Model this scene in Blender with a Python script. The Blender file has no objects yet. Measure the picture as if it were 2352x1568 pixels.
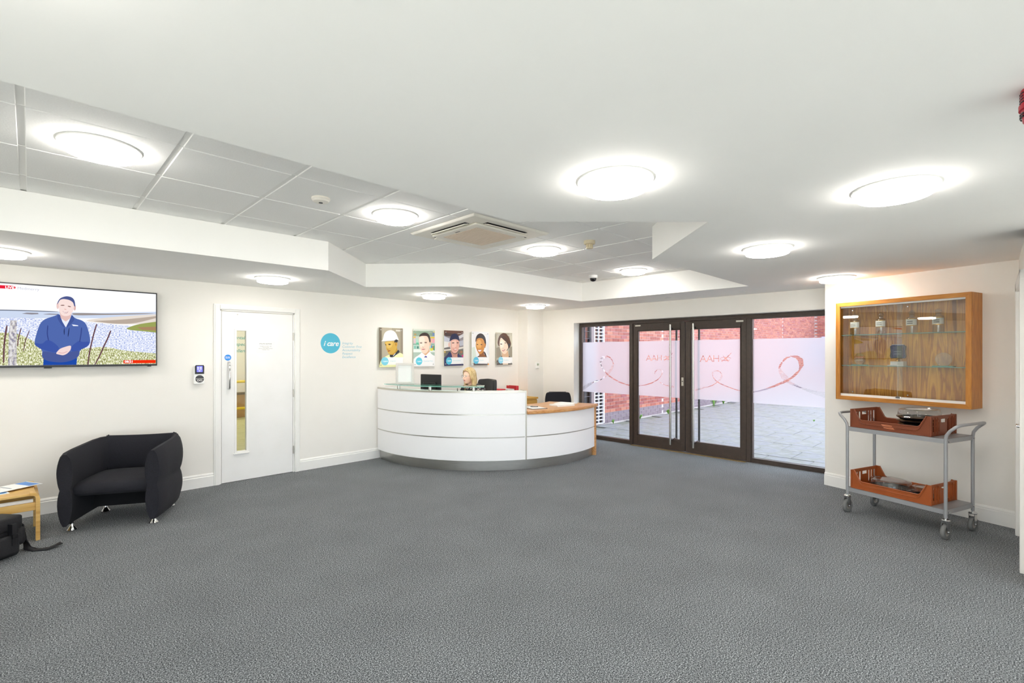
import bpy, bmesh, math, random
import numpy as np
from mathutils import Vector, Matrix

random.seed(7)
sc = bpy.context.scene
COL = sc.collection
PI = math.pi
R = math.radians

# ------------------------------------------------------------------ camera, sky, exposure
cam_d = bpy.data.cameras.new('camera')
cam_d.sensor_width = 36.0
cam_d.lens = 36.0 * 1108.0 / 2352.0
cam_d.shift_y = 28.0 / 2352.0
cam_d.clip_start = 0.05
cam_d.clip_end = 200
cam = bpy.data.objects.new('camera', cam_d)
COL.objects.link(cam)
cam.location = (0, 0, 1.53)
cam.rotation_euler = (R(90), 0, R(-45))
sc.camera = cam

W = bpy.data.worlds.new('overcast_sky')
sc.world = W
W.use_nodes = True
_bg = W.node_tree.nodes['Background']
_bg.inputs['Color'].default_value = (0.78, 0.86, 1.0, 1)
_bg.inputs['Strength'].default_value = 3.7

sun_d = bpy.data.lights.new('sun', 'SUN')
sun_d.energy = 24.0
sun_d.color = (1.0, 0.95, 0.86)
sun_d.angle = R(0.6)
sun = bpy.data.objects.new('sun', sun_d)
COL.objects.link(sun)
sun.rotation_euler = (0, R(-58), 0)      # low sun from behind the viewer; the added storey shades the courtyard

LAMP_E = 38.0
sc.view_settings.view_transform = 'Standard'
sc.view_settings.look = 'None'
sc.view_settings.gamma = 1.0
sc.view_settings.use_curve_mapping = False
sc.view_settings.exposure = 0.48
try:
    sc.cycles.use_denoising = True
    sc.cycles.max_bounces = 16
    sc.cycles.diffuse_bounces = 12
    sc.cycles.transparent_max_bounces = 24
    sc.cycles.sample_clamp_indirect = 8.0
    sc.cycles.caustics_reflective = False
    sc.cycles.caustics_refractive = False
except Exception:
    pass

# ------------------------------------------------------------------ materials
def lin(c):
    if isinstance(c, str):
        c = c.lstrip('#')
        c = [int(c[i:i+2], 16) / 255 for i in (0, 2, 4)]
        c = [v / 12.92 if v <= 0.04045 else ((v + 0.055) / 1.055) ** 2.4 for v in c]
    return (c[0], c[1], c[2], 1.0)

MATS = {}
def mat(name, color='#cccccc', rough=0.5, metal=0.0, **kw):
    if name in MATS:
        return MATS[name]
    m = bpy.data.materials.new(name)
    m.use_nodes = True
    b = m.node_tree.nodes['Principled BSDF']
    b.inputs['Base Color'].default_value = lin(color)
    b.inputs['Roughness'].default_value = rough
    b.inputs['Metallic'].default_value = metal
    for k, v in kw.items():
        b.inputs[k.replace('_', ' ')].default_value = v
    MATS[name] = m
    return m

def emis(name, color, strength):
    if name in MATS:
        return MATS[name]
    m = bpy.data.materials.new(name)
    m.use_nodes = True
    nt = m.node_tree
    nt.nodes.clear()
    e = nt.nodes.new('ShaderNodeEmission')
    e.inputs['Color'].default_value = lin(color)
    e.inputs['Strength'].default_value = strength
    o = nt.nodes.new('ShaderNodeOutputMaterial')
    nt.links.new(e.outputs[0], o.inputs[0])
    MATS[name] = m
    return m

def noise_mat(name, cols, scale=(1, 1, 1), nscale=5.0, detail=4.0, rough=0.6, stops=None, bump=0.0, emission=None, coord='Object', metal=0.0, distortion=0.0):
    """colour ramp over a stretched noise, optional bump; emission=strength makes it a screen"""
    m = bpy.data.materials.new(name)
    m.use_nodes = True
    nt = m.node_tree
    b = nt.nodes['Principled BSDF']
    tc = nt.nodes.new('ShaderNodeTexCoord')
    mp = nt.nodes.new('ShaderNodeMapping')
    mp.inputs['Scale'].default_value = scale
    n = nt.nodes.new('ShaderNodeTexNoise')
    n.inputs['Scale'].default_value = nscale
    n.inputs['Detail'].default_value = detail
    n.inputs['Distortion'].default_value = distortion
    r = nt.nodes.new('ShaderNodeValToRGB')
    stops = stops or [0.3 + 0.4 * i / (len(cols) - 1) for i in range(len(cols))]
    el = r.color_ramp.elements
    while len(el) < len(cols):
        el.new(0.5)
    for i, (s, c) in enumerate(zip(stops, cols)):
        el[i].position = s
        el[i].color = lin(c)
    nt.links.new(tc.outputs[coord], mp.inputs[0])
    nt.links.new(mp.outputs[0], n.inputs['Vector'])
    nt.links.new(n.outputs['Fac'], r.inputs[0])
    if emission:
        e = nt.nodes.new('ShaderNodeEmission')
        e.inputs['Strength'].default_value = emission
        nt.links.new(r.outputs[0], e.inputs[0])
        nt.links.new(e.outputs[0], nt.nodes['Material Output'].inputs[0])
    else:
        nt.links.new(r.outputs[0], b.inputs['Base Color'])
        b.inputs['Roughness'].default_value = rough
        b.inputs['Metallic'].default_value = metal
        if bump:
            bp = nt.nodes.new('ShaderNodeBump')
            bp.inputs['Strength'].default_value = bump
            bp.inputs['Distance'].default_value = 0.01
            nt.links.new(n.outputs['Fac'], bp.inputs['Height'])
            nt.links.new(bp.outputs[0], b.inputs['Normal'])
    MATS[name] = m
    return m

def thin_glass(name, tint=(0.97, 0.99, 0.98), ior=1.5, rough=0.0, boost=1.0):
    m = bpy.data.materials.new(name)
    m.use_nodes = True
    nt = m.node_tree
    nt.nodes.clear()
    t = nt.nodes.new('ShaderNodeBsdfTransparent')
    t.inputs[0].default_value = (*tint, 1)
    g = nt.nodes.new('ShaderNodeBsdfGlossy')
    g.inputs['Roughness'].default_value = rough
    fr = nt.nodes.new('ShaderNodeFresnel')
    gm = nt.nodes.new('ShaderNodeNewGeometry')
    ex = nt.nodes.new('ShaderNodeMath')       # the same reflectance on both faces of the pane
    ex.operation = 'MULTIPLY_ADD'
    ex.inputs[1].default_value = -2.0
    ex.inputs[2].default_value = 1.0
    pw_ = nt.nodes.new('ShaderNodeMath')
    pw_.operation = 'POWER'
    pw_.inputs[0].default_value = ior
    nt.links.new(gm.outputs['Backfacing'], ex.inputs[0])
    nt.links.new(ex.outputs[0], pw_.inputs[1])
    nt.links.new(pw_.outputs[0], fr.inputs[0])
    mul = nt.nodes.new('ShaderNodeMath')
    mul.operation = 'MULTIPLY'
    mul.use_clamp = True
    mul.inputs[1].default_value = boost
    mx = nt.nodes.new('ShaderNodeMixShader')
    o = nt.nodes.new('ShaderNodeOutputMaterial')
    nt.links.new(fr.outputs[0], mul.inputs[0])
    nt.links.new(mul.outputs[0], mx.inputs[0])
    nt.links.new(t.outputs[0], mx.inputs[1])
    nt.links.new(g.outputs[0], mx.inputs[2])
    nt.links.new(mx.outputs[0], o.inputs[0])
    MATS[name] = m
    return m

# --- specific materials
def carpet_mat():
    m = bpy.data.materials.new('carpet')
    m.use_nodes = True
    nt = m.node_tree
    b = nt.nodes['Principled BSDF']
    b.inputs['Roughness'].default_value = 1.0
    b.inputs['Specular IOR Level'].default_value = 0.05
    b.inputs['Sheen Weight'].default_value = 0.12
    b.inputs['Sheen Roughness'].default_value = 0.35
    tc = nt.nodes.new('ShaderNodeTexCoord')
    n1 = nt.nodes.new('ShaderNodeTexNoise')
    n1.inputs['Scale'].default_value = 150
    n1.inputs['Detail'].default_value = 3
    n1.inputs['Roughness'].default_value = 0.75
    n2 = nt.nodes.new('ShaderNodeTexNoise')
    n2.inputs['Scale'].default_value = 2.2
    n2.inputs['Detail'].default_value = 3
    r1 = nt.nodes.new('ShaderNodeValToRGB')
    e = r1.color_ramp.elements
    e[0].position = 0.36
    e[0].color = lin('#1c2022')
    e[1].position = 0.64
    e[1].color = lin('#bcc0c3')
    mid = e.new(0.5)
    mid.color = lin('#5f6366')
    mx = nt.nodes.new('ShaderNodeMix')
    mx.data_type = 'RGBA'
    mx.blend_type = 'MULTIPLY'
    mx.inputs[0].default_value = 1.0
    r2 = nt.nodes.new('ShaderNodeValToRGB')
    r2.color_ramp.elements[0].position = 0.3
    r2.color_ramp.elements[0].color = (0.86, 0.86, 0.86, 1)
    r2.color_ramp.elements[1].position = 0.7
    r2.color_ramp.elements[1].color = (1, 1, 1, 1)
    bp = nt.nodes.new('ShaderNodeBump')
    bp.inputs['Strength'].default_value = 0.2
    bp.inputs['Distance'].default_value = 0.004
    L = nt.links.new
    L(tc.outputs['Object'], n1.inputs['Vector'])
    L(tc.outputs['Object'], n2.inputs['Vector'])
    L(n1.outputs['Fac'], r1.inputs[0])
    L(n2.outputs['Fac'], r2.inputs[0])
    L(r1.outputs[0], mx.inputs[6])
    L(r2.outputs[0], mx.inputs[7])
    L(mx.outputs[2], b.inputs['Base Color'])
    L(n1.outputs['Fac'], bp.inputs['Height'])
    L(bp.outputs[0], b.inputs['Normal'])
    MATS['carpet'] = m
    return m

def brick_mat():
    """one colour for each brick, found from the course and the place along the wall"""
    m = bpy.data.materials.new('brick_red')
    m.use_nodes = True
    nt = m.node_tree
    b = nt.nodes['Principled BSDF']
    b.inputs['Roughness'].default_value = 0.9
    L = nt.links.new
    geo = nt.nodes.new('ShaderNodeNewGeometry')
    sep = nt.nodes.new('ShaderNodeSeparateXYZ')
    L(geo.outputs['Position'], sep.inputs[0])
    def math_(op, a, bb=None, c=None):
        n = nt.nodes.new('ShaderNodeMath')
        n.operation = op
        for i, v in enumerate((a, bb)):
            if v is None:
                continue
            if isinstance(v, (int, float)):
                n.inputs[i].default_value = v
            else:
                L(v, n.inputs[i])
        return n.outputs[0]
    xy = math_('ADD', sep.outputs[0], sep.outputs[1])
    course = math_('FLOOR', math_('DIVIDE', sep.outputs[2], 0.075))
    half = math_('MULTIPLY', math_('FLOORED_MODULO', course, 2.0), 0.1125)
    cell = math_('FLOOR', math_('DIVIDE', math_('ADD', xy, half), 0.225))
    cmb = nt.nodes.new('ShaderNodeCombineXYZ')
    L(cell, cmb.inputs[0])
    L(course, cmb.inputs[1])
    wn = nt.nodes.new('ShaderNodeTexWhiteNoise')
    wn.noise_dimensions = '2D'
    L(cmb.outputs[0], wn.inputs['Vector'])
    r = nt.nodes.new('ShaderNodeValToRGB')
    e = r.color_ramp.elements
    e[0].position = 0.0
    e[0].color = lin('#985450')
    e[1].position = 1.0
    e[1].color = lin('#c48470')
    for p, c in ((0.3, '#ae685c'), (0.6, '#ba7666'), (0.8, '#a05e62')):
        k = e.new(p)
        k.color = lin(c)
    L(wn.outputs['Value'], r.inputs[0])
    low = math_('LESS_THAN', sep.outputs[2], 0.225)
    mx = nt.nodes.new('ShaderNodeMix')
    mx.data_type = 'RGBA'
    L(low, mx.inputs[0])
    L(r.outputs[0], mx.inputs[6])
    mx.inputs[7].default_value = lin('#8c7e88')
    nz = nt.nodes.new('ShaderNodeTexNoise')
    nz.inputs['Scale'].default_value = 30
    mul = nt.nodes.new('ShaderNodeMix')
    mul.data_type = 'RGBA'
    mul.blend_type = 'MULTIPLY'
    mul.inputs[0].default_value = 0.5
    L(mx.outputs[2], mul.inputs[6])
    L(nz.outputs['Color'], mul.inputs[7])
    L(mx.outputs[2], b.inputs['Base Color'])
    bp = nt.nodes.new('ShaderNodeBump')
    bp.inputs['Strength'].default_value = 0.3
    bp.inputs['Distance'].default_value = 0.004
    L(nz.outputs['Fac'], bp.inputs['Height'])
    L(bp.outputs[0], b.inputs['Normal'])
    MATS['brick'] = m
    return m

def film_mat():
    m = bpy.data.materials.new('frosted_film')
    m.use_nodes = True
    nt = m.node_tree
    nt.nodes.clear()
    t = nt.nodes.new('ShaderNodeBsdfTranslucent')
    t.inputs[0].default_value = (0.70, 0.655, 0.70, 1)
    rf = nt.nodes.new('ShaderNodeBsdfRefraction')
    rf.inputs['Color'].default_value = (0.97, 0.96, 0.97, 1)
    rf.inputs['Roughness'].default_value = 0.45
    rf.inputs['IOR'].default_value = 1.18
    d = nt.nodes.new('ShaderNodeBsdfDiffuse')
    d.inputs[0].default_value = (0.86, 0.86, 0.88, 1)
    a = nt.nodes.new('ShaderNodeMixShader')
    a.inputs[0].default_value = 0.6
    c = nt.nodes.new('ShaderNodeMixShader')
    c.inputs[0].default_value = 0.12
    o = nt.nodes.new('ShaderNodeOutputMaterial')
    L = nt.links.new
    L(rf.outputs[0], a.inputs[1])
    L(t.outputs[0], a.inputs[2])
    L(a.outputs[0], c.inputs[1])
    L(d.outputs[0], c.inputs[2])
    L(c.outputs[0], o.inputs[0])
    return m

M_CARPET = carpet_mat()
M_WALL = noise_mat('wall_paint', ['#efece5', '#f1eee8'], nscale=3, rough=0.75)
M_CEIL = noise_mat('ceiling_paint', ['#f6f5f2', '#f8f7f4'], nscale=2, rough=0.85)
M_TILE = noise_mat('ceiling_tile', ['#f6f5f3', '#fafaf8'], nscale=120, detail=2, rough=0.9, bump=0.06)
M_GRID = mat('grid_metal', '#f0efec', 0.5)
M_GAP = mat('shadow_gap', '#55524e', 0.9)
M_TRIM = mat('white_gloss_paint', '#f2f1ed', 0.35)
M_DOOR = noise_mat('door_laminate', ['#efeeeb', '#f3f2f0'], nscale=4, rough=0.4)
M_BRONZE = noise_mat('bronze_frame', ['#41362f', '#4a3e36'], nscale=20, rough=0.45)
M_STEEL = noise_mat('brushed_steel', ['#b2b0ab', '#c8c6c0', '#bcbab4'], scale=(1, 1, 60), nscale=6, rough=0.3, metal=1.0)
M_CHROME = mat('chrome', '#d8d8d8', 0.12, 1.0)
M_ALU = mat('aluminium', '#c9c5bb', 0.35, 0.8)
M_BLACK = mat('black_plastic', '#17171a', 0.4)
M_DKGREY = mat('dark_grey_plastic', '#3a3b3e', 0.5)
M_WHITE = mat('white_plastic', '#f1f1ef', 0.4)
M_CREAM = mat('cream_plastic', '#ece8de', 0.45)
M_PAPER = mat('paper', '#f5f5f3', 0.8)
M_RED = mat('red_plastic', '#c8202c', 0.4)
M_GLASS = thin_glass('clear_glass')
M_GLASSC = thin_glass('cabinet_glass', (0.93, 0.94, 0.93), 1.5, boost=2.0)
M_GLASSG = thin_glass('green_edge_glass', (0.80, 0.93, 0.89), 1.5)
M_GEDGE = mat('glass_edge', '#7fc4b2', 0.15, **{'Transmission_Weight': 0.3})
M_FILM = film_mat()
M_BRICK = brick_mat()
M_MORTAR = noise_mat('mortar', ['#cfc4c6', '#ddd3d4'], nscale=40, rough=0.95)
M_PAVE = noise_mat('paving_slab', ['#77787c', '#8a8b90', '#82837f', '#97989c'], nscale=3.5, detail=8, rough=0.95, bump=0.15, stops=[0.3, 0.45, 0.55, 0.7])
M_DIRT = noise_mat('paving_joint', ['#6d6f66', '#878a80'], nscale=20, rough=1.0)
M_LEAF = noise_mat('weed_leaf', ['#4f8a2e', '#86b653'], nscale=30, rough=0.7)
M_OAK = noise_mat('cabinet_oak', ['#a86a25', '#bd7c30', '#c98a3c'], scale=(1, 1, 0.15), nscale=40, detail=5, rough=0.4)
M_OAKH = noise_mat('cabinet_oak_rail', ['#a86a25', '#bd7c30', '#c98a3c'], scale=(0.15, 1, 1), nscale=40, detail=5, rough=0.4)
M_VENEER = noise_mat('walnut_veneer', ['#945c1c', '#e0a040', '#b57328', '#eeb04e', '#c98a34'], scale=(5, 1, 0.4), nscale=3.0, detail=6, rough=0.45, distortion=1.2, stops=[0.28, 0.42, 0.5, 0.6, 0.72])
M_IROKO = noise_mat('iroko_top', ['#b5793f', '#cc955c', '#d8a873'], scale=(1, 12, 12), nscale=5, detail=5, rough=0.35)
M_BIRCH = noise_mat('birch', ['#c99a4c', '#d9ae62', '#e0ba72'], scale=(0.4, 5, 5), nscale=8, detail=4, rough=0.4)
M_YOAK = noise_mat('yellow_oak', ['#c7942e', '#d6a53c'], scale=(0.5, 6, 6), nscale=6, rough=0.45)
M_LAM = noise_mat('white_laminate', ['#f8f8f9', '#fafafb'], nscale=2, rough=0.28)
M_FABRIC = noise_mat('black_fabric', ['#14141a', '#22222a'], nscale=260, detail=2, rough=0.95, bump=0.25)
M_LEATHER = noise_mat('black_leather', ['#1b1b1d', '#252527'], nscale=60, rough=0.38, bump=0.1)
M_CRATE = noise_mat('crate_brown', ['#74371b', '#7e3e20'], nscale=8, rough=0.45)
M_CRATE2 = noise_mat('crate_orange', ['#96491a', '#a2511f'], nscale=8, rough=0.45)
M_GREYMET = mat('grey_painted_steel', '#9c9d9f', 0.4, 0.3)
M_TYRE = mat('grey_rubber', '#6f6f6e', 0.7)
M_LENS = emis('lamp_lens', '#fffaf3', LAMP_E)
M_LENS2 = emis('lamp_ring', '#fffaf3', LAMP_E * 0.45)
M_RIM = emis('lamp_rim', '#fffaf3', LAMP_E * 0.6)
M_SPOT = emis('spot_lens', '#fff4e0', 60.0)

# ------------------------------------------------------------------ mesh builder
class MB:
    def __init__(s):
        s.v, s.f, s.m, s.cur = [], [], [], 0
    def add(s, vs, fs):
        b = len(s.v)
        s.v += [tuple(p) for p in vs]
        s.f += [tuple(i + b for i in f) for f in fs]
        s.m += [s.cur] * len(fs)
        return s
    def box(s, x0, y0, z0, x1, y1, z1):
        x0, x1 = min(x0, x1), max(x0, x1)
        y0, y1 = min(y0, y1), max(y0, y1)
        z0, z1 = min(z0, z1), max(z0, z1)
        v = [(x0,y0,z0),(x1,y0,z0),(x1,y1,z0),(x0,y1,z0),(x0,y0,z1),(x1,y0,z1),(x1,y1,z1),(x0,y1,z1)]
        return s.add(v, [(0,3,2,1),(4,5,6,7),(0,1,5,4),(1,2,6,5),(2,3,7,6),(3,0,4,7)])
    def obox(s, c, size, rx=0, ry=0, rz=0):
        M = Matrix.Translation(c) @ Matrix.Rotation(rz, 4, 'Z') @ Matrix.Rotation(ry, 4, 'Y') @ Matrix.Rotation(rx, 4, 'X')
        hx, hy, hz = size[0]/2, size[1]/2, size[2]/2
        v = [M @ Vector(p) for p in [(-hx,-hy,-hz),(hx,-hy,-hz),(hx,hy,-hz),(-hx,hy,-hz),(-hx,-hy,hz),(hx,-hy,hz),(hx,hy,hz),(-hx,hy,hz)]]
        return s.add(v, [(0,3,2,1),(4,5,6,7),(0,1,5,4),(1,2,6,5),(2,3,7,6),(3,0,4,7)])
    def prism(s, poly, z0, z1):
        n = len(poly)
        a = sum(poly[i][0]*poly[(i+1)%n][1]-poly[(i+1)%n][0]*poly[i][1] for i in range(n))
        if a < 0:
            poly = poly[::-1]
        v = [(x,y,z0) for x,y in poly] + [(x,y,z1) for x,y in poly]
        f = [tuple(range(n-1,-1,-1)), tuple(range(n,2*n))] + [(i,(i+1)%n,n+(i+1)%n,n+i) for i in range(n)]
        return s.add(v, f)
    def prism_y(s, poly, y0, y1):
        """polygon in (x,z), extruded along y"""
        n = len(poly)
        a = sum(poly[i][0]*poly[(i+1)%n][1]-poly[(i+1)%n][0]*poly[i][1] for i in range(n))
        if a < 0:
            poly = poly[::-1]
        y0, y1 = min(y0,y1), max(y0,y1)
        v = [(x,y0,z) for x,z in poly] + [(x,y1,z) for x,z in poly]
        f = [tuple(range(n)), tuple(range(2*n-1,n-1,-1))] + [((i+1)%n,i,n+i,n+(i+1)%n) for i in range(n)]
        return s.add(v, f)
    def prism_x(s, poly, x0, x1):
        """polygon in (y,z), extruded along x"""
        n = len(poly)
        a = sum(poly[i][0]*poly[(i+1)%n][1]-poly[(i+1)%n][0]*poly[i][1] for i in range(n))
        if a < 0:
            poly = poly[::-1]
        x0, x1 = min(x0,x1), max(x0,x1)
        v = [(x0,y,z) for y,z in poly] + [(x1,y,z) for y,z in poly]
        f = [tuple(range(n-1,-1,-1)), tuple(range(n,2*n))] + [(i,(i+1)%n,n+(i+1)%n,n+i) for i in range(n)]
        return s.add(v, f)
    def tube(s, path, r, n=10, closed=False, rs=None):
        P = [Vector(p) for p in path]
        k = len(P)
        rings = []
        up = None
        for i in range(k):
            a = P[(i-1) % k] if (closed or i > 0) else P[i]
            b = P[(i+1) % k] if (closed or i < k-1) else P[i]
            t = (b - a).normalized()
            if up is None:
                up = Vector((0,0,1)) if abs(t.z) < 0.9 else Vector((1,0,0))
            x = t.cross(up)
            if x.length < 1e-6:
                x = t.cross(Vector((0,1,0)))
            x.normalize()
            y = x.cross(t).normalized()
            up = y
            rr = rs[i] if rs else r
            rings.append([P[i] + (x*math.cos(2*PI*j/n) + y*math.sin(2*PI*j/n))*rr for j in range(n)])
        v = [p for q in rings for p in q]
        f = []
        for i in range(k if closed else k-1):
            a, b = i*n, ((i+1) % k)*n
            for j in range(n):
                f.append((a+j, a+(j+1)%n, b+(j+1)%n, b+j))
        if not closed:
            f.append(tuple(range(n-1,-1,-1)))
            f.append(tuple((k-1)*n+j for j in range(n)))
        f = [q[::-1] for q in f]
        return s.add(v, f)
    def cyl(s, a, b, r, n=16):
        return s.tube([a, b], r, n)
    def lathe(s, prof, n=24, c=(0,0,0), sx=1, sy=1):
        v, f = [], []
        k = len(prof)
        for r, z in prof:
            for j in range(n):
                a = 2*PI*j/n
                v.append((c[0]+r*math.cos(a)*sx, c[1]+r*math.sin(a)*sy, c[2]+z))
        for i in range(k-1):
            for j in range(n):
                f.append((i*n+j, i*n+(j+1)%n, (i+1)*n+(j+1)%n, (i+1)*n+j))
        if prof[0][0] > 1e-5:
            f.append(tuple(range(n-1,-1,-1)))
        if prof[-1][0] > 1e-5:
            f.append(tuple((k-1)*n+j for j in range(n)))
        return s.add(v, f)
    def arc(s, c, r0, r1, a0, a1, z0, z1, n=32):
        """curved slab between two radii (angles in degrees)"""
        v, f = [], []
        for i in range(n+1):
            a = R(a0 + (a1-a0)*i/n)
            for r, z in ((r0,z0),(r1,z0),(r1,z1),(r0,z1)):
                v.append((c[0]+r*math.cos(a), c[1]+r*math.sin(a), z))
        for i in range(n):
            for j in range(4):
                f.append((i*4+j, i*4+(j+1)%4, (i+1)*4+(j+1)%4, (i+1)*4+j))
        f.append((3,2,1,0))
        f.append((n*4, n*4+1, n*4+2, n*4+3))
        return s.add(v, f)
    def ell(s, c, r, nu=16, nv=10):
        v, f = [], []
        for i in range(nv+1):
            t = PI*i/nv
            for j in range(nu):
                p = 2*PI*j/nu
                v.append((c[0]+r[0]*math.sin(t)*math.cos(p), c[1]+r[1]*math.sin(t)*math.sin(p), c[2]-r[2]*math.cos(t)))
        for i in range(nv):
            for j in range(nu):
                f.append((i*nu+j, i*nu+(j+1)%nu, (i+1)*nu+(j+1)%nu, (i+1)*nu+j))
        return s.add(v, f)
    def data(s, name, mats, bevel=0, seg=2, smooth=None, weld=False):
        me = bpy.data.meshes.new(name)
        me.from_pydata(s.v, [], s.f)
        if not isinstance(mats, (list, tuple)):
            mats = [mats]
        for m in mats:
            me.materials.append(m)
        if len(mats) > 1:
            me.polygons.foreach_set('material_index', s.m)
        bm = bmesh.new()
        bm.from_mesh(me)
        bmesh.ops.remove_doubles(bm, verts=bm.verts, dist=1e-6)
        if bevel:
            bmesh.ops.recalc_face_normals(bm, faces=bm.faces)
            ed = [e for e in bm.edges if len(e.link_faces) == 2 and e.calc_face_angle(0) > R(35)]
            bmesh.ops.bevel(bm, geom=ed, offset=bevel, segments=seg, affect='EDGES', profile=0.5)
        bm.to_mesh(me)
        bm.free()
        if smooth is not None:
            me.polygons.foreach_set('use_smooth', [True]*len(me.polygons))
            me.set_sharp_from_angle(angle=R(smooth))
        me.update()
        return me
    def build(s, name, mats, parent=None, bevel=0, seg=2, smooth=None, world=False):
        if world and parent is not None:
            L = parent.location
            s.v = [(p[0]-L.x, p[1]-L.y, p[2]-L.z) for p in s.v]
        o = bpy.data.objects.new(name, s.data(name, mats, bevel, seg, smooth))
        COL.objects.link(o)
        if parent is not None:
            o.parent = parent
        return o

def tag(o, label=None, cat=None, group=None, kind=None):
    if label: o['label'] = label
    if cat: o['category'] = cat
    if group: o['group'] = group
    if kind: o['kind'] = kind
    return o
def thing(name, label, cat, loc=(0,0,0), rz=0, group=None):
    o = bpy.data.objects.new(name, None)
    o.empty_display_size = 0.1
    COL.objects.link(o)
    o.location = loc
    o.rotation_euler = (0, 0, rz)
    return tag(o, label, cat, group)
def struct(o):
    o['kind'] = 'structure'
    return o
def copy_tree(o, parent=None):
    c = o.copy()
    COL.objects.link(c)
    c.parent = parent
    for ch in list(o.children):
        copy_tree(ch, c)
    return c
def obj(name, me, parent=None, loc=(0,0,0), rot=(0,0,0)):
    o = bpy.data.objects.new(name, me)
    COL.objects.link(o)
    o.parent = parent
    o.location = loc
    o.rotation_euler = rot
    return o

# ------------------------------------------------------------------ lettering (made early, while the scene is small)
TEXTS = {}
def make_text(key, body, size, shear=0.0, bold=0.0, align='LEFT', spacing=1.0):
    cu = bpy.data.curves.new('text', 'FONT')
    cu.body = body
    cu.size = size
    cu.shear = shear
    cu.offset = bold
    cu.align_x = align
    cu.space_character = spacing
    cu.resolution_u = 3
    o = bpy.data.objects.new('text', cu)
    COL.objects.link(o)
    dg = bpy.context.evaluated_depsgraph_get()
    me = bpy.data.meshes.new_from_object(o.evaluated_get(dg))
    vs = [tuple(v.co) for v in me.vertices]
    fs = [tuple(p.vertices) for p in me.polygons]
    bpy.data.objects.remove(o)
    bpy.data.curves.remove(cu)
    bpy.data.meshes.remove(me)
    TEXTS[key] = (vs, fs)
make_text('icare', 'i care', 0.100, 0.30, 0.0016, 'CENTER', 0.95)
make_text('icare_s', 'i care', 0.040, 0.30, 0.0006, 'CENTER', 0.95)
for k, w in enumerate(['Integrity', 'Customer First', 'Accountability', 'Respect', 'Excellence']):
    make_text('v%d' % k, w, 0.047, 0.25, 0.0)
    make_text('p%d' % k, w, 0.028, 0.25, 0.0)
make_text('live', 'LIVE', 0.030, 0, 0.0012, 'LEFT', 1.05)
make_text('med', 'Medmerry', 0.034, 0, -0.0004)
make_text('time', '08:21', 0.031, 0, 0.0011)
make_text('fire', 'Fire door\nkeep shut', 0.013, 0, 0.0004, 'CENTER')
make_text('polite', 'POLITE NOTICE', 0.020, 0, 0.0002, 'CENTER')
make_text('polite2', 'PLEASE DO NOT USE\nTHIS DOOR\nUNTIL FURTHER NOTICE\nTHANK YOU', 0.0145, 0, 0, 'CENTER')
make_text('far', 'Accountability', 0.12, 0.25, 0.001, 'CENTER')
make_text('far1', 'Respect', 0.12, 0.25, 0.001, 'CENTER')
make_text('far2', 'Excellence', 0.12, 0.25, 0.001, 'CENTER')
make_text('crate1', 'Smithies', 0.034, 0.15, 0.0006)
make_text('crate2', 'tarwelland', 0.030, 0.15, 0.0006)
make_text('live_brand', 'celesio', 0.030, 0, 0.0003)

# ------------------------------------------------------------------ flat printed pictures: x right, z up, facing -y
PRINT = {}
def print_mat(c, screen=0.0):
    k = (c, screen)
    if k not in PRINT:
        if screen:
            PRINT[k] = emis('screen_' + c.strip('#').lower(), c, screen)
        else:
            PRINT[k] = mat('print_' + c.strip('#').lower(), c, 0.25)
    return PRINT[k]
class Flat:
    def __init__(s, screen=0.0):
        s.b, s.mats, s.layer, s.screen = MB(), [], 0, screen
        s.step = 0.00012
    def _use(s, m):
        if isinstance(m, str):
            m = print_mat(m, s.screen)
        if m not in s.mats:
            s.mats.append(m)
        s.b.cur = s.mats.index(m)
        s.layer += 1
        return -s.layer * s.step
    def poly(s, pts, m):
        y = s._use(m)
        n = len(pts)
        a = sum(pts[i][0]*pts[(i+1)%n][1]-pts[(i+1)%n][0]*pts[i][1] for i in range(n))
        if a < 0:
            pts = pts[::-1]
        s.b.add([(p[0], y, p[1]) for p in pts], [tuple(range(n))])
    def soft(s, pts, m, box, it=2):
        """outline with rounded corners; corners on the border of the sheet stay sharp"""
        def edge(p):
            return min(abs(p[0]-box[0]), abs(p[0]-box[2]), abs(p[1]-box[1]), abs(p[1]-box[3])) < 0.002
        if len(pts) >= 6:
            for _ in range(it):
                out = []
                n = len(pts)
                for i in range(n):
                    a, p, c = pts[i-1], pts[i], pts[(i+1) % n]
                    if edge(p):
                        out.append(p)
                    else:
                        out.append((p[0]*0.78+a[0]*0.22, p[1]*0.78+a[1]*0.22))
                        out.append((p[0]*0.78+c[0]*0.22, p[1]*0.78+c[1]*0.22))
                pts = out
        s.poly(pts, m)
    def rect(s, x0, z0, x1, z1, m):
        s.poly([(x0,z0),(x1,z0),(x1,z1),(x0,z1)], m)
    def disc(s, x, z, r, m, n=40):
        s.poly([(x+r*math.cos(2*PI*i/n), z+r*math.sin(2*PI*i/n)) for i in range(n)], m)
    def text(s, key, x, z, m, sx=1, sz=1):
        y = s._use(m)
        vs, fs = TEXTS[key]
        s.b.add([(x+v[0]*sx, y, z+v[1]*sz) for v in vs], fs)
    def build(s, name, parent=None, loc=(0,0,0)):
        o = s.b.build(name, s.mats, parent)
        o.location = loc
        return o
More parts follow.
